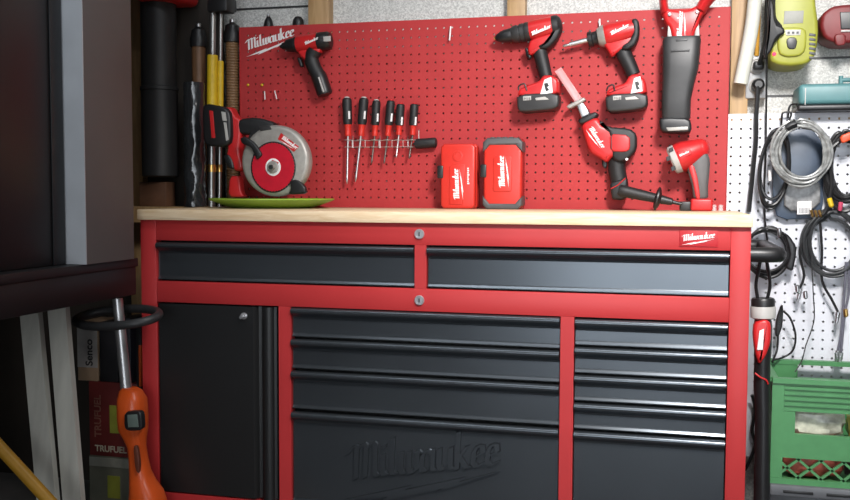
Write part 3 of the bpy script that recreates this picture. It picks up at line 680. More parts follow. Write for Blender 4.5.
MB().lathe([(.012, .007), (.018, .007), (.0185, .004), (.015, .003), (.015, 0)], bc, V((0, -1, 0)), 6).build('arbor_bolt', DGR, sw)
MB().pp(c([(172, 165), (195, 158), (235, 185), (262, 225), (268, 240), (245, 262), (238, 240), (218, 205), (180, 190)]), Yb-.03, .016, .005, 1).build('guard_lever', BLK, sw)
MB().pp(c([(388, 352), (418, 345), (452, 372), (462, 408), (380, 412), (396, 385)]), Yb-.028, .02, .004, 1).build('depth_bracket', BLK, sw)
MB().pp(c([(255, 115), (300, 108), (312, 128), (262, 135)]), Yb-.0195, .004, .002).build('dust_port', DGR, sw)
a, e = c([(345, 190)])[0], c([(408, 232)])[0]
MB().pp(c([(352, 143), (430, 203), (408, 226), (338, 170)]), Yb-.0190, .002, .0004).build('red_decal', TRED, sw)
o = P(*c([(348, 172)])[0], Yb-.0192); e = P(*c([(414, 222)])[0], Yb-.0192); u = e-o
mark('white_script_mark', o, u, V((0, -1, 0)).cross(u), u.length, sw, rise=.02, bolt=True, nib=.1)
# motor, handle and battery behind the blade
mo = P(*c([(270, 190)])[0], Yb+.02)
MB().lathe([(0, .048), (.01, .05), (.07, .048), (.09, .042), (.095, .03), (.095, 0)], mo, V((0, 1, 0)), 28).build('motor', BLK, sw)
MB().pp(c([(168, 82), (240, 74), (318, 96), (322, 120), (300, 140), (230, 150), (170, 150), (158, 110)]), Yb+.022, .04, .009, 1).build('top_handle', RUB, sw)
MB().pp(c([(108, 32), (132, 30), (150, 70), (176, 84), (178, 150), (170, 225), (190, 300), (160, 312), (128, 292), (112, 240), (120, 200), (98, 190)]), Yb+.022, .045, .009, 1).build('rear_handle', TRED, sw)
MB().pp(c([(98, 240), (124, 236), (140, 262), (150, 300), (128, 300), (112, 280)]), Yb+.018, .05, .006, 1).build('handle_guard', BLK, sw)
MB().pp(c([(128, 330), (172, 330), (178, 405), (196, 422), (120, 424)]), Yb+.03, .03, .005, 1).build('rear_bracket', TRED, sw)
bt = MB().pp(c([(14, 12), (110, 30), (132, 62), (136, 180), (104, 205), (30, 200), (12, 178), (6, 60)]), Yb+.005, .075, .009, 1).build('battery', BLK, sw)
MB().pp(c([(92, 50), (110, 53), (116, 92), (98, 90)]), Yb+.0035, .003, .0005).build('grey_label', LGR, bt)
MB().pp(c([(102, 96), (114, 98), (124, 172), (113, 178)]), Yb+.0035, .003, .0005).build('silver_strip', LGR, bt)
MB().pp(c([(40, 45), (56, 48), (66, 165), (50, 165)]), Yb+.0035, .003, .0005).build('red_stripe', TRED, bt)

# ------------------------------------------------------------------ dark corner left of the board
def rod(name, x, y0, y1, Y, r, m, label, cat, lean=0, group=None): pass
DK = mat('shade_brown', (.032, .024, .018), .7, var=.25, scale=6)
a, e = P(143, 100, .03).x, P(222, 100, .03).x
tag(MB().box(-1.17, e, .03, .05, 0.0005, 2.2, .001).build('shade_backing', DK), 'tall dark brown sheet added as shade along the wall behind the black tube', 'board')  # added sheet that darkens the left corner and the space under the table
# worktop ends at the bench; a ledge stands before the shade sheet
struct(MB().box(-1.0, wl-.002, -.12, -.001, WT-.05, WT).build('trim_10', PINE))
T = thing('hanging_tube', P(160, 176, -.08), 'wide black tube with a red top hanging left of the red pegboard', 'tube')
Yt = -.08; s = sc(Yt, 160); cb = P(160.5, 177, Yt); ct = P(161, -30, Yt)
r0 = 16*s
MB().lathe([(0, r0*.9), (.004, r0), (.27, r0), (.272, r0*1.05), (.282, r0*1.05), (.284, r0*.97), (ct.z-cb.z, r0*.97)], cb, UZ, 32).build('pipe', mat('matt_black_pipe', (.02, .02, .021), .5), T)
p0 = P(167, 4, Yt)
MB().box(p0.x-.075, p0.x+.07, Yt-r0-.03, Yt+r0+.03, p0.z, p0.z+.16, .02, 3).build('red_housing', TRED, T)
# wooden block on the worktop
p0, p1 = P(144, 182, -.06), P(171, 206, -.06)
tag(MB().box(p0.x, p1.x, -.09, -.03, WT+.0005, p0.z, .003).build('wooden_block', mat('brown_block', (.14, .065, .035), .6, var=.25, scale=20)), 'small brown block standing on the worktop under the black tube', 'block')
# shiny black roll with a capped brown pole
def poly_roll():
    p = P(195.3, 200, -.098); zt_ = P(195.3, 83, -.098).z; b = MB(); rings = []; n = 36; rr = 9.5*sc(-.098, 200)
    K = 34
    for i in range(K+1):
        z = WT+.0005+(zt_-WT)*i/K; ring = []
        for j in range(n):
            t = 2*PI*j/n; wob = 1+.09*math.sin(5*t+i*.7)*math.sin(i*1.3+t*2)*(1 if i < K*.55 else .35)+random.uniform(-.03, .03)
            ring.append(V((p.x+rr*wob*math.cos(t), -.098+rr*wob*math.sin(t), z)))
        rings.append(ring)
    b.loft(rings); o = b.build('wrapped_roll', BAG, None, 60)
    return tag(o, 'roll wrapped in shiny black film standing left of the yellow sleeved tubes', 'roll')
poly_roll()
def pole(name, x, ybot, ytop, Y, rpx, m, label, cat, caps, bottom=None, ribs=0, group=None):
    T = thing(name, P(x, ybot, Y), label, cat, group)
    s = sc(Y, x); a = P(x, ybot, Y); zt_ = P(x, ytop, Y).z
    if bottom is not None: a.z = bottom
    pr = [(0, rpx*s)]; L = zt_-a.z
    if ribs:
        pr = []
        for k in range(ribs): pr += [(L*k/ribs, rpx*s*.9), (L*(k+.3)/ribs, rpx*s), (L*(k+.7)/ribs, rpx*s), (L*(k+1)/ribs-.0002, rpx*s*.9)]
    else: pr = [(0, rpx*s), (L, rpx*s)]
    MB().lathe(pr, a, UZ, 20).build('shaft', m, T)
    q = V((a.x, a.y, zt_))
    for (nm, prof, mm) in caps: MB().lathe([(t*s, r*s) for t, r in prof], q, UZ, 20).build(nm, mm, T)
    return T
cap = lambda k: ('cap', [(-.5, 2*k), (0, 7.4*k), (7, 8.0*k), (11, 6.5*k), (15, 6*k), (17, 3.2*k), (17, 0)], BLK)
knob = ('knob', [(16.5, 1.6), (18, 2.6), (20.5, 2.4), (21.5, 0)], STEEL)
pole('capped_pole', 199, 80, 47, -.02, 6.2, BROWN, 'brown pole with a black cap rising behind the shiny black roll', 'pole', [cap(1), knob], bottom=WT+.0005)
pole('capped_pole', 232.8, 110, 42.5, .014, 6.2, mat('ribbed_tan_wood', (.20, .11, .05), .5, var=.2), 'ribbed tan pole with a black cap at the left edge of the red pegboard', 'pole', [cap(1.05), knob], bottom=WT+.0005, ribs=60)
pole('capped_pole', 269, 100, 30, .05, 5, BROWN, 'capped pole whose black tip shows above the white script on the pegboard', 'pole', [('cap', [(-.5, 2), (0, 4), (4, 4.6), (9, 3.4), (12, 1.5), (12, 0)], BLK), ('knob', [(11, 1.2), (12.5, 2), (14, 1.6), (14.5, 0)], STEEL)], bottom=.0005)
pole('capped_pole', 298.5, 100, 29, .05, 5, BROWN, 'capped pole whose black tip shows above the compact driver', 'pole', [('cap', [(-.5, 2), (0, 4.4), (4, 5.4), (8, 5), (11, 3), (12, 0)], BLK)], bottom=.0005)
# metal tubes with yellow sleeves
for x, r, top, label, ys in ((211.5, 4.0, -10, 'thicker metal tube with a yellow sleeve left of the circular saw', (55, 107)), (219.5, 2.4, -10, 'thinner metal tube with a yellow sleeve beside the thicker one', (61, 107))):
    Y = -.06 if r > 3 else -.045
    T = thing('metal_tube', P(x, 205, Y), label, 'tube', 'yellow sleeved tubes left of the saw')
    s = sc(Y, x); a = P(x, 204, Y); a.z = WT+.0005; t = P(x+1.5, top, Y)
    MB().lathe([(0, r*s*.86), ((t-a).length, r*s*.7)], a, t-a, 20).build('shaft', mat('tube_steel', (.35, .35, .34), .3, .9, var=.2, scale=10), T)
    u = (t-a); f = lambda yy: (P(x, yy, Y).z-a.z)/u.z*u.length
    MB().lathe([(f(ys[1]), r*s), (f(ys[1])+.002, r*s*1.22), (f(ys[0])-.002, r*s*1.22), (f(ys[0]), r*s)], a, u, 20).build('yellow_sleeve', YEL, T)
    MB().lathe([(f(172), r*s), (f(171.5), r*s*1.02), (f(165), r*s*1.02), (f(164.5), r*s*.9)], a, u, 20).build('brass_ring', GOLD, T)
T = thing('wall_bracket', P(217, 0, -.02), 'black clamp bracket gripping the tops of the two metal tubes', 'bracket')
p0, p1 = P(206, 16, -.085), P(227, -14, -.085)
MB().box(p0.x+.004, p1.x, -.088, -.028, p0.z+.012, p1.z, .006).build('clamp', BLK, T)
MB().box((p0.x+p1.x)/2-.012, (p0.x+p1.x)/2+.012, -.03, .032, p0.z+.03, p1.z-.02, .002).build('arm', BLK, T)

# ------------------------------------------------------------------ black table and what stands on it
e_ = P(138.3, 258, FY-.03); tx, tz = e_.x, e_.z
T = thing('side_table', (tx-.35, -1.2, 0), 'black topped table along the left wall reaching the workbench corner', 'table')
zlow = PXp(66, 308, tx).z
MB().box(tx-.75, tx, -2.1, FY-.03, tz-.022, tz, .002).build('tabletop', TABLE, T)
MB().box(tx-.73, tx-.004, -2.08, FY-.035, zlow, tz-.022, .002).build('apron', TABLE, T)
for (lx, ly) in ((tx-.70, -2.05), (tx-.70, FY-.11), (tx-.09, -2.05)):
    MB().box(lx, lx+.06, ly, ly+.06, 0, zlow, .002).build('leg', TABLE, T)
p = PZ(86, 265, tz); q = PZ(65, 267.5, tz)
T = thing('tall_cabinet', (p.x-.15, p.y+.1, tz), 'tall white cabinet with a shade coloured side and lit front standing on the black table', 'cabinet')
xr = p.x; yf = p.y; ye = PXp(133.5, 200, xr).y; ye = min(ye, FY-.035)
MB().box(xr-.40, xr, yf+.004, ye, tz+.0005, 2.35, .001).build('side_panel', CABSHADE, T)  # side of the white cabinet, its shade put into the brown colour
MB().box(xr-.40, xr+.0005, yf, yf+.004, tz+.0005, 2.35, .0008).build('lit_front', CABLIT, T)  # front of the same cabinet in its lit tone
kx = P(65, 262, yf-.004).x; Yk = yf-.30
T = thing('black_cabinet', (kx-.2, Yk+.15, tz), 'tall black cabinet at the left edge of the picture on the black table', 'cabinet')
MB().box(kx-.45, kx, Yk, yf-.004, tz+.0005, 2.35, .003).build('body', mat('satin_black', (.010, .010, .011), .4, var=.1, scale=4), T)
for y0, y1 in ((Yk+.002, Yk+.05), (yf-.05, yf-.006)):
    MB().box(kx, kx+.004, y0, y1, tz+.0005, 2.35, .0015).build('side_rail', mat('charcoal_rail', (.020, .020, .022), .45), T)

# ------------------------------------------------------------------ under the table
def leanboard(bl, br, tl, Y0, Y1, th, label):
    a, b_, c_ = P(*bl, Y0), P(*br, Y0), P(*tl, Y1)
    c_ = a+(c_-a)*((zlow-.003-a.z)/(c_.z-a.z)); up_ = c_-a; k = a.z/(a.z-c_.z); foot = a+(c_-a)*k; foot.z = 0.003
    w = (b_-a); n = up_.cross(w).normalized()
    if n.y < 0: n = -n
    o = foot; vs = [o, o+w, o+w+(c_-foot), c_]
    b = MB(); b.loft([[v_ for v_ in vs], [v_+n*th for v_ in vs]]); t = b.build('board', BOARDW)
    return tag(t, label, 'board', 'white boards leaning under the table')
leanboard((62, 495), (80.5, 495), (45.5, 285), FY-.28, FY-.20, .018, 'wider white board leaning under the black table, nearer to the fuel boxes')
leanboard((36, 495), (55, 495), (17.5, 290), FY-.30, FY-.21, .018, 'grooved white board leaning under the black table, farther from the fuel boxes')
# boxes
MARO = mat('maroon_carton', (.16, .02, .018), .6, var=.15, scale=25); OLIVE = mat('olive_grey_carton', (.15, .15, .11), .6, var=.15, scale=20)
TAN = mat('tan_carton', (.36, .25, .16), .6, var=.12); DKC = mat('dark_carton', (.018, .017, .020), .5, var=.2)
CREAM = mat('cream_lettering', (.55, .5, .38), .6, var=.05)
Yx = -.42
def carton(x0, x1, y0, y1, Yf, dep, m, label, zb=None, name='carton'):
    a, e = P(x0, y0, Yf), P(x1, y1, Yf); T = thing(name, ((a.x+e.x)/2, Yf+dep/2, zb if zb is not None else e.z), label, 'box')
    MB().box(a.x, e.x, Yf, Yf+dep, zb if zb is not None else e.z, a.z, .002).build('shell', m, T)
    return T, a, e
g, a, e = carton(89, 137.5, 455, 560, Yx, .22, OLIVE, 'olive grey carton at the bottom of the stack under the table', zb=.0005)
zg = a.z
MB().box(a.x+.002, e.x-.002, Yx-.002, Yx, a.z-.03, a.z-.004).build('pale_band', mat('pale_band', (.3, .3, .25), .6), g)
MB().box(a.x+.06, a.x+.1, Yx-.002, Yx, a.z-.12, a.z-.055).build('yellow_patch', mat('lime_print', (.3, .32, .04), .6), g)
r_, a, e = carton(88.5, 137.5, 381, 455, Yx, .22, MARO, 'maroon fuel carton with cream lettering stacked under the table', zb=zg+.0005)
text('lettering', 'TRUFUEL', V((a.x+.018, Yx, zg+.014)), UX, UZ, .025, CREAM, r_, bold=.0006)
text('lettering', 'TRUFUEL', V((a.x+.038, Yx, zg+.055)), UZ, V((-1, 0, 0)), .030, mat('faded_lettering', (.25, .1, .07), .6), r_, bold=.0006)
MB().box(a.x+.068, a.x+.098, Yx-.002, Yx, zg+.07, zg+.15).build('yellow_patch', mat('lime_print', (.3, .32, .04), .6), r_)
zr_ = a.z
t_, a, e = carton(77, 98, 322, 381, Yx, .12, TAN, 'tan carton with vertical black script in the stack under the table', zb=zr_+.0005)
MB().box(a.x, e.x, Yx-.001, Yx, a.z-.13, a.z).build('white_panel', mat('grey_white_print', (.38, .36, .34), .6), t_)
text('lettering', 'Senco', V((e.x-.016, Yx-.001, a.z-.125)), UZ, V((-1, 0, 0)), .032, BLK, t_, bold=.0006)
d_, a, e = carton(99, 118, 322, 381, Yx, .14, DKC, 'black carton between the tan carton and the trimmer shaft', zb=zr_+.0005)
d_, a, e = carton(119, 131, 318, 381, Yx, .14, mat('navy_carton', (.02, .02, .028), .5), 'narrow dark carton behind the trimmer shaft', zb=zr_+.0005)
T = thing('level', P(138, 381, Yx), 'thin orange edged bar standing behind the trimmer shaft', 'bar')
a, e = P(135.5, 322, Yx-.03), P(141.5, 383, Yx-.03)
MB().box(a.x, e.x, Yx-.03, Yx-.012, .0005, a.z, .001).build('bar', BLK, T)
MB().box(e.x-.007, e.x+.001, Yx-.032, Yx-.013, zr_+.0005, P(138, 345, Yx-.03).z, .001).build('orange_edge', ORG, T)

# string trimmer leaning on the bench corner
Yq = FY-.085; sq = sc(Yq, 130)
T = thing('string_trimmer', P(148, 520, Yq), 'orange string trimmer with a silver shaft and black ring leaning by the workbench corner', 'trimmer')
A, B = P(117.5, 298.5, Yq+.01), P(126.5, 392, Yq)
MB().tube([A, B], [4.6*sq, 5.0*sq], 18).build('shaft', mat('matt_silver_shaft', (.5, .5, .5), .35, .85), T)
rr = []
for y, xl, xr_, dp in ((387, 124, 136, .016), (390, 121.5, 140, .026), (398, 120.2, 144, .036), (415, 120.5, 145, .038), (428, 121.5, 145, .036), (437, 126, 144, .030), (446, 130, 143.8, .026), (458, 131, 146, .025), (470, 131.5, 149, .026), (480, 132.5, 153, .034), (490, 133, 160, .042), (500, 132.5, 163, .046), (516, 131, 166, .05), (540, 132, 164, .046)):
    l, r_2 = P(xl, y, Yq), P(xr_, y, Yq); cx = (l.x+r_2.x)/2; hx = (r_2.x-l.x)/2
    rr.append([V((cx+hx*abs(math.cos(t))**.7*(1 if math.cos(t) > 0 else -1), Yq+dp*abs(math.sin(t))**.7*(1 if math.sin(t) > 0 else -1), l.z)) for t in [2*PI*j/24 for j in range(24)]])
hd = MB().loft(rr).build('motor_housing', ORG, T, 60)
MB().pp([(124, 412), (138, 411), (141, 414), (142, 428), (139, 431), (127, 431), (124, 427)], Yq-.047, .02, .003, 1).build('black_panel', BLK, T)
MB().pp([(127, 415), (137, 414.4), (138.5, 427), (128, 427.6)], Yq-.0483, .003, .0008).build('grey_screen', mat('screen_grey_green', (.13, .17, .15), .4), T)
MB().pp([(133, 446), (137, 446), (139.5, 464), (138.5, 474), (135, 470)], Yq-.034, .01, .002, 1).build('dark_vent', mat('brown_vent', (.12, .03, .015), .5), T)
# lower pole down to the floor
a = P(146, 535, Yq); MB().tube([a, V((a.x+.02, a.y-.01, .012))], .017, 14).build('foot_pole', BLK, T)
# ring
cx_, cy_ = 117.5, 317.5; ring = []
for k in range(40):
    t = 2*PI*k/40
    x = cx_+41.5*math.cos(t); y = cy_-3.5*math.cos(t)+(8.2)*math.sin(t)
    Yp = Yq-.005-.075*math.sin(t)
    d = ray(x, y); ring.append(CP+d*((Yp-CP.y)/d.y))
MB().tube(ring, .0115, 12, closed=True).build('ring_guard', mat('dull_black_ring', (.03, .03, .031), .45), T)
# yellow pole
a, e = P(-3, 444, FY-.42), P(52, 504, FY-.42)
d = (e-a).normalized(); foot = e+d*((e.z-.012)/-d.z)
top = a-d*.02
tag(MB().tube([top-d*.10, foot], .0145, 16).build('wooden_pole', POLEY), 'ochre yellow pole slanting across the lower left corner', 'pole')

# ------------------------------------------------------------------ right hand side
Yw = .055
# outlet
T = thing('wall_outlet', P(756, 76, .05), 'grey double wall outlet with two black plugs beside the white tube', 'outlet')
a, e = P(746.5, 55, .05), P(766.5, 98, .05)
MB().box(a.x, e.x, .05, WY, e.z, a.z, .003).build('plate', mat('outlet_grey', (.36, .37, .38), .4), T)
for y in (66.5, 86):
    k = P(757, y, .05); MB().lathe([(0, .022), (.005, .022), (.007, .019), (.004, .018), (.004, 0)], V((k.x, .05, k.z)), V((0, -1, 0)), 28).build('socket', LGR, T)
T = thing('power_plug', P(757.8, 86, .04), 'round black plug in the lower socket with its thick cable hanging down', 'plug')
k = P(757.8, 85.5, .045); MB().lathe([(0, .018), (.02, .0175), (.03, .015), (.034, .010), (.034, 0)], V((k.x, .045, k.z)), V((0, -1, 0)), 24).build('plug_body', BLK, T)
cable('cable', [(757.8, 87, .016), (757.5, 97, .008), (756.3, 115, -.004), (756, 140, -.01), (753.5, 165, -.01), (750.5, 195, -.01), (748.8, 212, -.02)], .0062, BLK, parent=T)
T = thing('power_plug', P(757, 66, .04), 'black plug in the upper socket under the tangled adapter', 'plug')
k = P(758, 66, .045); MB().box(k.x-.014, k.x+.014, .012, .0445, k.z-.012, k.z+.010, .005).build('plug_body', BLK, T)
cable('cable', [(759, 64, .014), (762, 56, .0), (765, 44, -.006), (766.5, 30, -.008), (767, 10, -.008), (767.5, -15, -.008)], .0062, BLK, parent=T)
# white tubing in front of the stud
tag(MB().tube(spline([P(757, -25, -.005), P(755, 0, -.005), P(752, 25, -.005), P(747.5, 50, -.005), P(743, 72, -.005), P(740.5, 84, -.005)], 6), 7.2*sc(-.005, 745), 18).build('white_hose', TUBEW), 'white plastic hose curving down the stud beside the red pegboard', 'hose')
a, e = P(757.5, -20, .045), P(760.5, 60, .045)
tag(MB().tube([P(760.5, -20, .05), P(756.5, 56, .05)], .0062, 10).build('wooden_dowel', POLEY), 'thin yellow dowel standing behind the outlet plug', 'dowel')
# thin black cable
cable('thin_cable', [(767, -15, -.03), (767, 40, -.028), (766.3, 100, -.014), (765.8, 150, -.006), (764.5, 185, -.008), (765, 220, -.006), (768, 250, -.004), (766, 280, -.01)], .0027, BLK, 'thin black cable running straight down beside the outlet', 'cable')
# adapter tangle
T = thing('adapter_cable', P(776, 40, -.05), 'black bundled adapter cable hanging over the yellow green charger', 'cable')
b = MB()
for q in range(5):
    b.tube(spline([P(771+q*.8, -15, -.062), P(769.5+q*1.2, 12+q, -.064), P(772+q*2.2, 22+q*1.3, -.070), P(782-q*1.5, 29+q*1.5, -.072), P(777-q*1.2, 38+q*1.3, -.068), P(770-q*.4, 46+q, -.06), P(766-q*.3, 54+q, -.035)], 6), .0042, 8)
b.build('cable_loops', BLK, T)
b = MB(); b.pp([(768, 0), (774, 0), (776, 24), (784, 27), (785.5, 33), (777, 37), (772, 50), (766, 58), (763, 53), (768, 36)], -.078, .018, .006, 1); b.build('cable_bundle', BLK, T)
# charger
Yg = -.05
T = thing('battery_charger', P(795, 40, .05), 'yellow green battery charger with a black socket at the top right of the wall', 'charger')
b = MB().pp([(772, -30), (814, -30), (815.5, 0), (819, 28), (817, 48), (814, 58), (806, 64), (792, 66), (779, 65), (770.5, 61), (770, 50), (771.5, 20)], Yg, .148, .010, 1); b.build('shell', CHG, T)
MB().pp([(777, 30), (783, 27), (801, 27), (807, 31), (806, 50), (800, 56), (786, 57), (778, 53)], Yg-.008, .012, .006, 1).build('raised_bay', CHG, T)
MB().pp([(784.5, 11), (804, 10.5), (803, 23), (783.5, 24)], Yg-.001, .003, .0008).build('grey_label', mat('dull_label', (.25, .25, .22), .5), T)
MB().pp([(785, 30), (801, 29.5), (800.5, 35), (786, 35.5)], Yg-.0095, .003, .0008).build('white_strip', LGR, T)
MB().pp([(786, 40), (790, 37), (796, 37.5), (797.5, 42), (795.5, 49), (788, 49)], Yg-.011, .005, .002, 1).build('black_socket', BLK, T)
for k in range(6): MB().pp([(809.5, 33+k*4.6), (816, 34+k*4.6), (815.6, 36.6+k*4.6), (809, 35.8+k*4.6)], Yg-.001, .004, .001).build('vent', DGR, T)
for k in range(3): MB().pp([(787.5+k*4.5, 31.5), (790+k*4.5, 31.4), (789.8+k*4.5, 33.8), (787.4+k*4.5, 33.8)], Yg-.0105, .002, 0).build('button', DGR, T)
k = P(774.2, 54, Yg); MB().ball(k, .005, .004, .005).build('red_light', mat('red_led', (.8, .02, .04), .3, emit=(1, .02, .08, 3.0)), T)
# red charger
T = thing('battery_charger', P(838, 40, .05), 'dark red charger with a black square bay at the right edge of the wall', 'charger')
DR = mat('dark_red_charger', (.17, .012, .014), .5)
MB().pp([(822, 14), (832, 6), (846, 4), (895, 2), (895, 40), (838, 44), (824, 38), (820, 26)], -.02, .118, .010, 1).build('shell', DR, T)
MB().pp([(840, 12), (880, 11), (880, 28), (841, 29)], -.023, .008, .002).build('black_bay', BLK, T)
MB().pp([(834, 34), (846, 33), (846, 45), (836, 46)], -.03, .03, .004, 1).build('red_foot', DR, T)
MB().pp([(841, 30), (852, 29.5), (852, 31.5), (841, 32)], -.024, .004, .001).build('white_print', LGR, T)
# teal box sitting on the white pegboard's top edge
T = thing('teal_box', P(830, 112, -.03), 'teal plastic box with a black base on top of the white pegboard', 'box')
zb_ = zt+.0005; zmid = P(830, 104, -.05).z; ztt = P(830, 83, -.05).z
xa, xb = P(799, 95, -.05).x, P(910, 95, -.05).x
MB().box(xa-.003, xb, -.052, .094, zb_, zmid, .006, 3).build('base', BLK, T)
MB().box(xa, xb, -.048, .09, zmid, ztt, .012, 3).build('shell', TEAL, T)
p0 = P(841, 76, -.03); MB().tube([V((p0.x, -.03, ztt-.01)), p0], .006, 12).build('post', TEAL, T)
MB().tube(spline([p0-V((.002, 0, .012)), P(850, 80, -.03), P(880, 82, -.03)], 5), .006, 10).build('carry_bar', TEAL, T)
MB().box(P(805.5, 95, -.05).x-.0012, P(805.5, 95, -.05).x+.0012, -.0492, -.04, zb_+.004, ztt-.012).build('edge_seam', LGR, T)
# bent wire hook left of teal box
cable('wire_hook', [(781.5, 125, -.004), (782, 115, -.02), (784.5, 112.5, -.022), (791, 113, -.022), (789.5, 120, -.022), (788, 128, -.03)], .0028, BLK, 'black wire hook carrying the clear hose coil', 'hook')
cable('looped_cord', [(788, 118, -.012), (789, 108, -.012), (792, 104.5, -.012), (797, 104.5, -.02)], .0028, BLK, 'short black cord running into the teal box base', 'cable')

def coil(name, cx, cy, rx, ry, Y, n, r, jit, m, label, cat, loops_seed=1, tilt=0, parts=None, group=None):
    rnd = random.Random(loops_seed); T = thing(name, P(cx, cy+ry, Y), label, cat, group); b = MB(); pts = []
    for q in range(n):
        ax_, ay_ = rx*(1+rnd.uniform(-jit, jit)), ry*(1+rnd.uniform(-jit, jit)); ox, oy = rnd.uniform(-1, 1)*jit*rx*.6, rnd.uniform(-1, 1)*jit*ry*.6
        dY = rnd.uniform(-.5, .5)*.014+q*0.0
        for k in range(22):
            t = 2*PI*k/22-PI/2
            x = cx+ox+ax_*math.cos(t)*math.cos(tilt)-ay_*math.sin(t)*math.sin(tilt); y = cy+oy+ax_*math.cos(t)*math.sin(tilt)+ay_*math.sin(t)*math.cos(tilt)
            pts.append(P(x, y, Y+dY+.006*math.sin(t*1+q)))
    sm = spline(pts, 2)
    b.tube(sm, r, 8); b.build('loops', m, T)
    return T
# blue packet behind the clear hose
T = thing('packet', P(795, 220, -.012), 'blue printed packet with a white barcode hanging behind the clear hose coil', 'packet')
MB().pp([(773, 130), (822, 128), (824, 200), (820, 218), (778, 220), (772, 200)], -.018, .008, .003, 1).build('card', NAVY, T)
MB().pp([(785, 180), (820, 178), (821, 208), (784, 212)], -.032, .014, .005, 1).build('clear_bag', mat('greyish_contents', (.20, .20, .20), .25, var=.4, scale=60), T)
MB().pp([(797.5, 201.5), (811.5, 201), (811.5, 214), (797, 214.5)], -.034, .002, .0005).build('barcode_label', WHT, T)
bb = MB()
for k in range(8): bb.pp([(799.5+k*1.35, 208), (800.1+k*1.35, 208), (800.1+k*1.35, 213.4), (799.5+k*1.35, 213.4)], -.0345, .001, 0)
bb.build('bars', DGR, T)
T = coil('hose_coil', 801.5, 153, 26, 29, -.085, 9, .0036, .13, TUBEG, 'coil of clear grey hose tied with black tape on the white pegboard', 'hose', 3)
b = MB()
q0 = P(791, 125, -.055)
b.tube([P(786.5, 128.5, -.085), P(791, 125.5, -.086), P(795.5, 124, -.085)], [.014, .0155, .014], 12, flat=1.2); b.build('black_tape', BLK, T)
T = coil('cable_coil', 775, 168, 15, 36, -.046, 4, .0045, .12, BLK, 'narrow bundle of black cable hanging left of the clear hose coil', 'cable', 8, tilt=.12)
MB().pp([(768.5, 170), (771.5, 170), (771.5, 181), (768.5, 181)], -.057, .008, .002).build('white_tag', WHT, T)
T = coil('cable_coil', 845, 168, 17, 36, -.045, 8, .0055, .16, BLK, 'thick black cable coil with an orange red clip at the right edge', 'cable', 5)
MB().pp([(840, 136), (852, 131), (853, 139), (842, 144)], -.085, .02, .004, 1).build('orange_red_clip', mat('orange_red_plastic', (.6, .07, .02), .4), T)
MB().tube(spline([P(826, 150, -.05), P(832, 180, -.055), P(828, 205, -.055), P(823, 215, -.055)], 5), .006, 8).build('cable_tail', BLK, T)
MB().lathe([(0, .004), (.002, .007), (.022, .007), (.026, .004)], P(829, 198, -.058), V((.3, 0, -1)), 12).build('yellow_connector', YEL, T)
MB().lathe([(0, .004), (.002, .006), (.02, .006), (.024, .004)], P(841, 202, -.058), V((-.1, 0, -1)), 12).build('pink_connector', mat('pink_plastic', (.5, .06, .12), .4), T)
for k in range(3): MB().lathe([(0, .004), (.015, .004), (.02, .002)], P(811+k*4, 210, -.05), V((.3, 0, -1)), 10).build('brass_connector', GOLD, T)
T = coil('cable_coil', 767, 252, 23, 23, -.03, 5, .0048, .1, BLK, 'round black cable coil hanging right behind the bench push handle', 'cable', 11)
MB().lathe([(0, .004), (.002, .006), (.02, .006), (.024, .004)], P(779, 228, -.045), V((.1, 0, -1)), 12).build('silver_connector', STEEL, T)
MB().pp([(782, 231), (790, 236), (797, 247), (796, 258), (793, 272), (785, 268), (790, 256), (788, 246)], -.05, .022, .006, 1).build('velcro_tie', BLK, T)
T = coil('cable_coil', 833, 244, 27, 30, -.035, 6, .0043, .14, mat('charcoal_cable', (.028, .03, .032), .4), 'large charcoal cable coil hanging above the green crate', 'cable', 21)
for i, (pts, e) in enumerate((([(846, 262, -.04), (845, 285, -.04), (843, 310, -.04), (841, 335, -.04), (838, 350, -.04)], (838, 350)), ([(848, 262, -.036), (849, 290, -.036), (845, 312, -.04), (843, 330, -.04), (841, 352, -.042)], (841, 352)), ([(812, 225, -.04), (800, 250, -.04), (804, 275, -.04), (800, 288, -.04)], (800, 288)), ([(820, 222, -.03), (822, 250, -.03), (822, 280, -.03), (832, 300, -.03), (838, 312, -.035)], (838, 312)))):
    MB().tube(spline([P(*q) for q in pts], 5), .0035, 8).build('lead', mat('grey_lead', (.12, .12, .15), .4) if i < 2 else BLK, T)
    q = P(e[0], e[1], -.04); MB().lathe([(0, .003), (.002, .0065), (.014, .0065), (.016, .005), (.03, .005), (.031, .002), (.04, .0015)], q, V((-.1, 0, -1)), 12).build('plug_tip', STEEL, T)
for x, y in ((845.5, 309), (836.5, 352), (797, 285), (805, 291)):
    MB().lathe([(0, .004), (.002, .006), (.018, .006), (.022, .003)], P(x, y, -.046), V((.12, 0, -1)), 12).build('connector', GOLD if x > 840 else STEEL, T)
cable('thin_cable', [(811, 240, -.075), (813, 290, -.07), (814, 320, -.07), (806, 345, -.075), (802, 360, -.08), (795, 372, -.09)], .0016, DGR, 'thin grey wire hanging down into the green crate', 'cable')
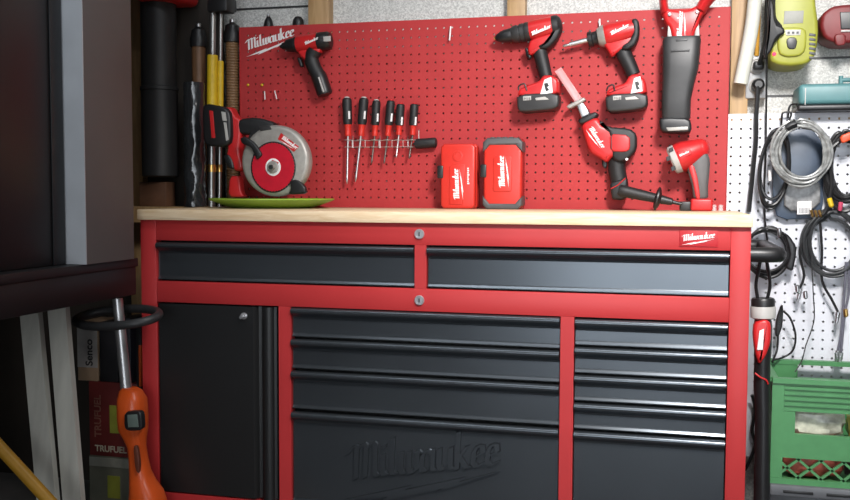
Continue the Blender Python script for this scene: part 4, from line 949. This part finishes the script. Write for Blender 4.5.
# red and grey tool beside the bench
Yo = -.405
T = thing('corded_tool', P(763, 420, Yo), 'slim red and black corded tool with a silver collar hanging beside the bench', 'power tool')
A, B = (763, 298), (763.5, 378)
lathe_px(A, B, Yo, [(0, 0), (0, 9.5), (.02, 10.5), (.10, 10.5), (.11, 9)], 26).build('black_cap', BLK, T)
lathe_px(A, B, Yo, [(.10, 0), (.10, 10.8), (.12, 11.4), (.24, 11.2), (.26, 8.6)], 26).build('silver_collar', LGR, T)
rr = []
for y, xl, xr_, dp in ((317, 755, 771, .024), (325, 753.5, 772.5, .027), (345, 754, 772, .027), (362, 754, 770.5, .025), (385, 753.5, 770.5, .025), (410, 755, 770.5, .024), (450, 754.5, 770.5, .025), (500, 753.5, 770, .026), (540, 755, 769, .024)):
    l, r_2 = P(xl, y, Yo), P(xr_, y, Yo); cx = (l.x+r_2.x)/2; hx = (r_2.x-l.x)/2
    rr.append([V((cx+hx*math.cos(t), Yo+dp*math.sin(t), l.z)) for t in [2*PI*j/24 for j in range(24)]])
MB().loft(rr).build('body', BLK, T, 60)
MB().pp([(754, 323), (766, 319), (771.5, 324), (771, 343), (766, 357), (759, 366), (755, 352), (753, 336)], Yo-.031, .03, .008, 1).build('red_shell', TRED, T)
MB().pp([(759.5, 331), (764, 329), (763, 350), (757, 350)], Yo-.034, .006, .001).build('white_label', WHT, T)
cable('red_trim', [(755, 373, Yo-.026), (760, 377, Yo-.028), (766, 380, Yo-.027), (768, 384, Yo-.024)], .002, TRED, parent=T)
cable('cord', [(758, 300, Yo), (756, 285, Yo-.01), (759, 268, Yo-.03), (762, 250, Yo-.03)], .004, BLK, parent=T)
cable('cord', [(767, 300, Yo), (770, 285, Yo-.01), (768, 268, Yo-.03), (764, 250, Yo-.03)], .004, BLK, parent=T)
# its hanging hook
T = thing('inline_switch', P(779, 330, -.05), 'flat black cord switch hanging by the slim red tool', 'switch')
MB().pp([(781, 305), (783.5, 306), (783, 325), (779, 337), (775, 336), (776, 320)], -.06, .018, .004, 1).build('switch_body', BLK, T)
cable('cord', [(783, 311, -.05), (790, 318, -.05), (795.5, 335, -.05), (793, 350, -.05), (784, 357, -.05), (773, 360, -.08)], .0028, BLK, parent=T)
cable('cord', [(778, 335, -.052), (777, 350, -.06), (772, 362, -.09)], .0028, BLK, parent=T)
cable('dangling_cable', [(752, 395, -.03), (755, 410, -.02), (752, 430, -.02), (755, 445, -.02), (749, 462, -.02), (745, 470, -.01)], .0045, BLK, 'black cord dangling between the bench side and the slim tool', 'cable')

# ------------------------------------------------------------------ crate and tote
Yfc = -.33; Ybc = -.04
xl = P(771.5, 420, Yfc).x; xr_ = xl+.335; zrim = P(800, 379, Yfc).z; zbt = P(800, 485, Yfc).z
T = thing('milk_crate', ((xl+xr_)/2, (Yfc+Ybc)/2, zbt), 'green plastic milk crate with lattice sides stacked on the grey tote', 'crate')
def panel(name, fn, L, dirx):
    """one crate wall built in (s along, z) coordinates; fn(s, z, t) gives the point"""
    b = MB(); H = zrim-zbt
    def bar(s0, s1, z0, z1, t0=0, t1=.012):
        q = [fn(s, z, t) for s, z, t in ((s0, z0, t0), (s1, z0, t0), (s1, z1, t0), (s0, z1, t0))]; r = [fn(s, z, t) for s, z, t in ((s0, z0, t1), (s1, z0, t1), (s1, z1, t1), (s0, z1, t1))]
        b.loft([q, r])
    zz_ = [zrim-H*f for f in (0, .03, .31, .52, .75, .96, 1)]
    bar(0, L, zrim-.012, zrim, -.006, .014)
    if name == 'back_panel':
        hw = .075
        bar(0, L/2-hw, zrim-.09, zrim-.012); bar(L/2+hw, L, zrim-.09, zrim-.012); bar(L/2-hw, L/2+hw, zrim-.09, zrim-.048)
    else:
        bar(0, L, zz_[2], zrim-.012, .004, .010)
        for k in range(5): bar(.0285, L-.0285, zrim-.020-.0135*k-.007, zrim-.020-.0135*k, -.001, .004)
    for z0, z1 in ((zbt+.0145, zz_[4]), (zz_[2], zrim-.0125)): bar(0, .028, z0, z1, -.0006, .0115); bar(L-.028, L, z0, z1, -.0006, .0115)
    bar(0, .055, zz_[3], zz_[2]); bar(L-.055, L, zz_[3], zz_[2])
    bar(0, L, zz_[4], zz_[3]); bar(0, L, zbt, zbt+.014, -.002, .012)
    n = int(L/.052); w = .0045
    for k in range(-1, n+1):
        for sg in (1, -1):
            s0 = .01+k*.052; s1 = s0+.06
            a, e = (s0, s1) if sg > 0 else (s1, s0)
            za, ze = zbt+.014, zz_[4]
            f0, f1 = 0, 1
            A_, B_ = min(max(a, .01), L-.01), min(max(e, .01), L-.01)
            if abs(A_-B_) < .02: continue
            zA = za+(ze-za)*((A_-a)/(e-a)); zB = za+(ze-za)*((B_-a)/(e-a))
            q = [fn(A_-w, zA, .002), fn(A_+w, zA, .002), fn(B_+w, zB, .002), fn(B_-w, zB, .002)]; r = [fn(A_-w, zA, .009), fn(A_+w, zA, .009), fn(B_+w, zB, .009), fn(B_-w, zB, .009)]
            b.loft([q, r])
    return b.build(name, GREEN, T)
panel('front_panel', lambda s, z, t: V((xl+s, Yfc+t, z)), xr_-xl, 1)
panel('back_panel', lambda s, z, t: V((xl+s, Ybc-t, z)), xr_-xl, 1)
panel('side_panel', lambda s, z, t: V((xl+t+.0005, Yfc+.0145+s, z-.0004)), Ybc-Yfc-.029, 0)
panel('side_panel', lambda s, z, t: V((xr_-t-.0005, Yfc+.0145+s, z-.0004)), Ybc-Yfc-.029, 0)
MB().box(xl+.004, xr_-.004, Yfc+.004, Ybc-.004, zbt, zbt+.006).build('bottom', GREEN, T)
def crumple(cx, cy, cz, rx, ry, rz, m, label, name='packet', seed=1):
    rnd = random.Random(seed); b = MB(); b.ball(V((0, 0, 0)), 1, 1, 1, 18, 12)
    for v in b.bm.verts:
        n = v.co.copy(); k = 1+rnd.uniform(-.10, .10)
        s_ = [abs(n[i])**.6*(1 if n[i] > 0 else -1) for i in range(3)]
        v.co = V((cx+s_[0]*rx*k, cy+s_[1]*ry*k, max(cz+s_[2]*rz*k, zbt+.0065)))
    return tag(b.build(name, m, None, 20), label, 'packet')
zc0 = zbt+.007
cl = [(xl+.10, Yfc+.075, zc0+.05, .075, .05, .05, mat('red_white_pack', (.55, .12, .08), .35, var=.8, scale=22), 'red printed packet low in the green crate behind the lattice', 3),
      (xl+.245, Yfc+.075, zc0+.045, .065, .05, .045, mat('dark_pack', (.05, .045, .045), .35, var=.8, scale=22), 'dark packet low in the green crate at its right', 4),
      (xl+.105, Yfc+.085, zc0+.145, .075, .055, .043, mat('pale_pack', (.50, .50, .40), .25, var=.6, scale=26), 'pale crumpled packet seen through the upper slot of the green crate', 5),
      (xl+.25, Yfc+.085, zc0+.137, .062, .055, .043, mat('yellow_pack', (.50, .45, .12), .25, var=.6, scale=22), 'yellow crumpled packet at the right of the upper crate slot', 6),
      (xl+.27, Yfc+.09, zc0+.222, .045, .05, .038, mat('bluish_clear_pack', (.40, .48, .50), .2, var=.5, scale=30), 'pale blue crumpled wrapping on top of the yellow packet in the crate', 7)]
for a in cl: crumple(*a[:7], a[7], 'packet', a[8])
T = thing('storage_tote', ((xl+xr_)/2, -.19, 0), 'dark grey plastic tote under the green milk crate', 'tote')
MB().box(xl-.001, xr_+.05, Yfc-.012, Ybc+.012, zbt-.028, zbt-.0005, .005).build('lid', mat('grey_tote', (.11, .115, .125), .5), T)
MB().box(xl-.005, xr_+.035, Yfc+.006, Ybc, 0.0005, zbt-.028, .01).build('bin', mat('grey_tote_body', (.07, .073, .08), .5), T)
for k in range(3): MB().box(xl+.03+k*.1, xl+.10+k*.1, Yfc-.014, Yfc-.01, zbt-.019, zbt-.012, .001).build('slot', BLK, T)

# ------------------------------------------------------------------ light
def area(name, loc, target, sx, sy, power, col=(1, 1, 1), spread=None):
    l = bpy.data.lights.new(name, 'AREA'); l.shape = 'RECTANGLE'; l.size = sx; l.size_y = sy; l.energy = power; l.color = col
    if spread: l.spread = spread
    o = bpy.data.objects.new(name, l); C.objects.link(o); o.location = loc
    o.rotation_euler = (V(target)-V(loc)).to_track_quat('-Z', 'Y').to_euler(); return o
def spot(name, loc, target, size, power, rad, col):
    l = bpy.data.lights.new(name, 'SPOT'); l.spot_size = math.radians(size); l.spot_blend = 1; l.energy = power; l.shadow_soft_size = rad; l.color = col
    o = bpy.data.objects.new(name, l); C.objects.link(o); o.location = loc
    o.rotation_euler = (V(target)-V(loc)).to_track_quat('-Z', 'Y').to_euler(); return o
spot('key_spot', (1.62, -1.75, 2.05), (1.26, -.2, .88), 82, 250, .17, (1, .97, .95))  # unseen key light from the right; soft cone shapes the pool of light
area('tube_lamp', (.95, -1.25, 2.5), (.95, -1.1, 0), 2.0, .09, 14, (.88, .94, 1))
area('garage_door_daylight', (1.8, -4.6, 1.05), (1.3, -.2, .8), 2.7, 2.1, 11, (.88, .94, 1), math.radians(60))
w = bpy.data.worlds.new('world'); bpy.context.scene.world = w; w.use_nodes = True
w.node_tree.nodes['Background'].inputs[0].default_value = (.75, .85, 1, 1); w.node_tree.nodes['Background'].inputs[1].default_value = .07
vs = bpy.context.scene.view_settings
vs.view_transform = 'Standard'; vs.look = 'None'; vs.exposure = 0; vs.gamma = 1; vs.use_curve_mapping = False
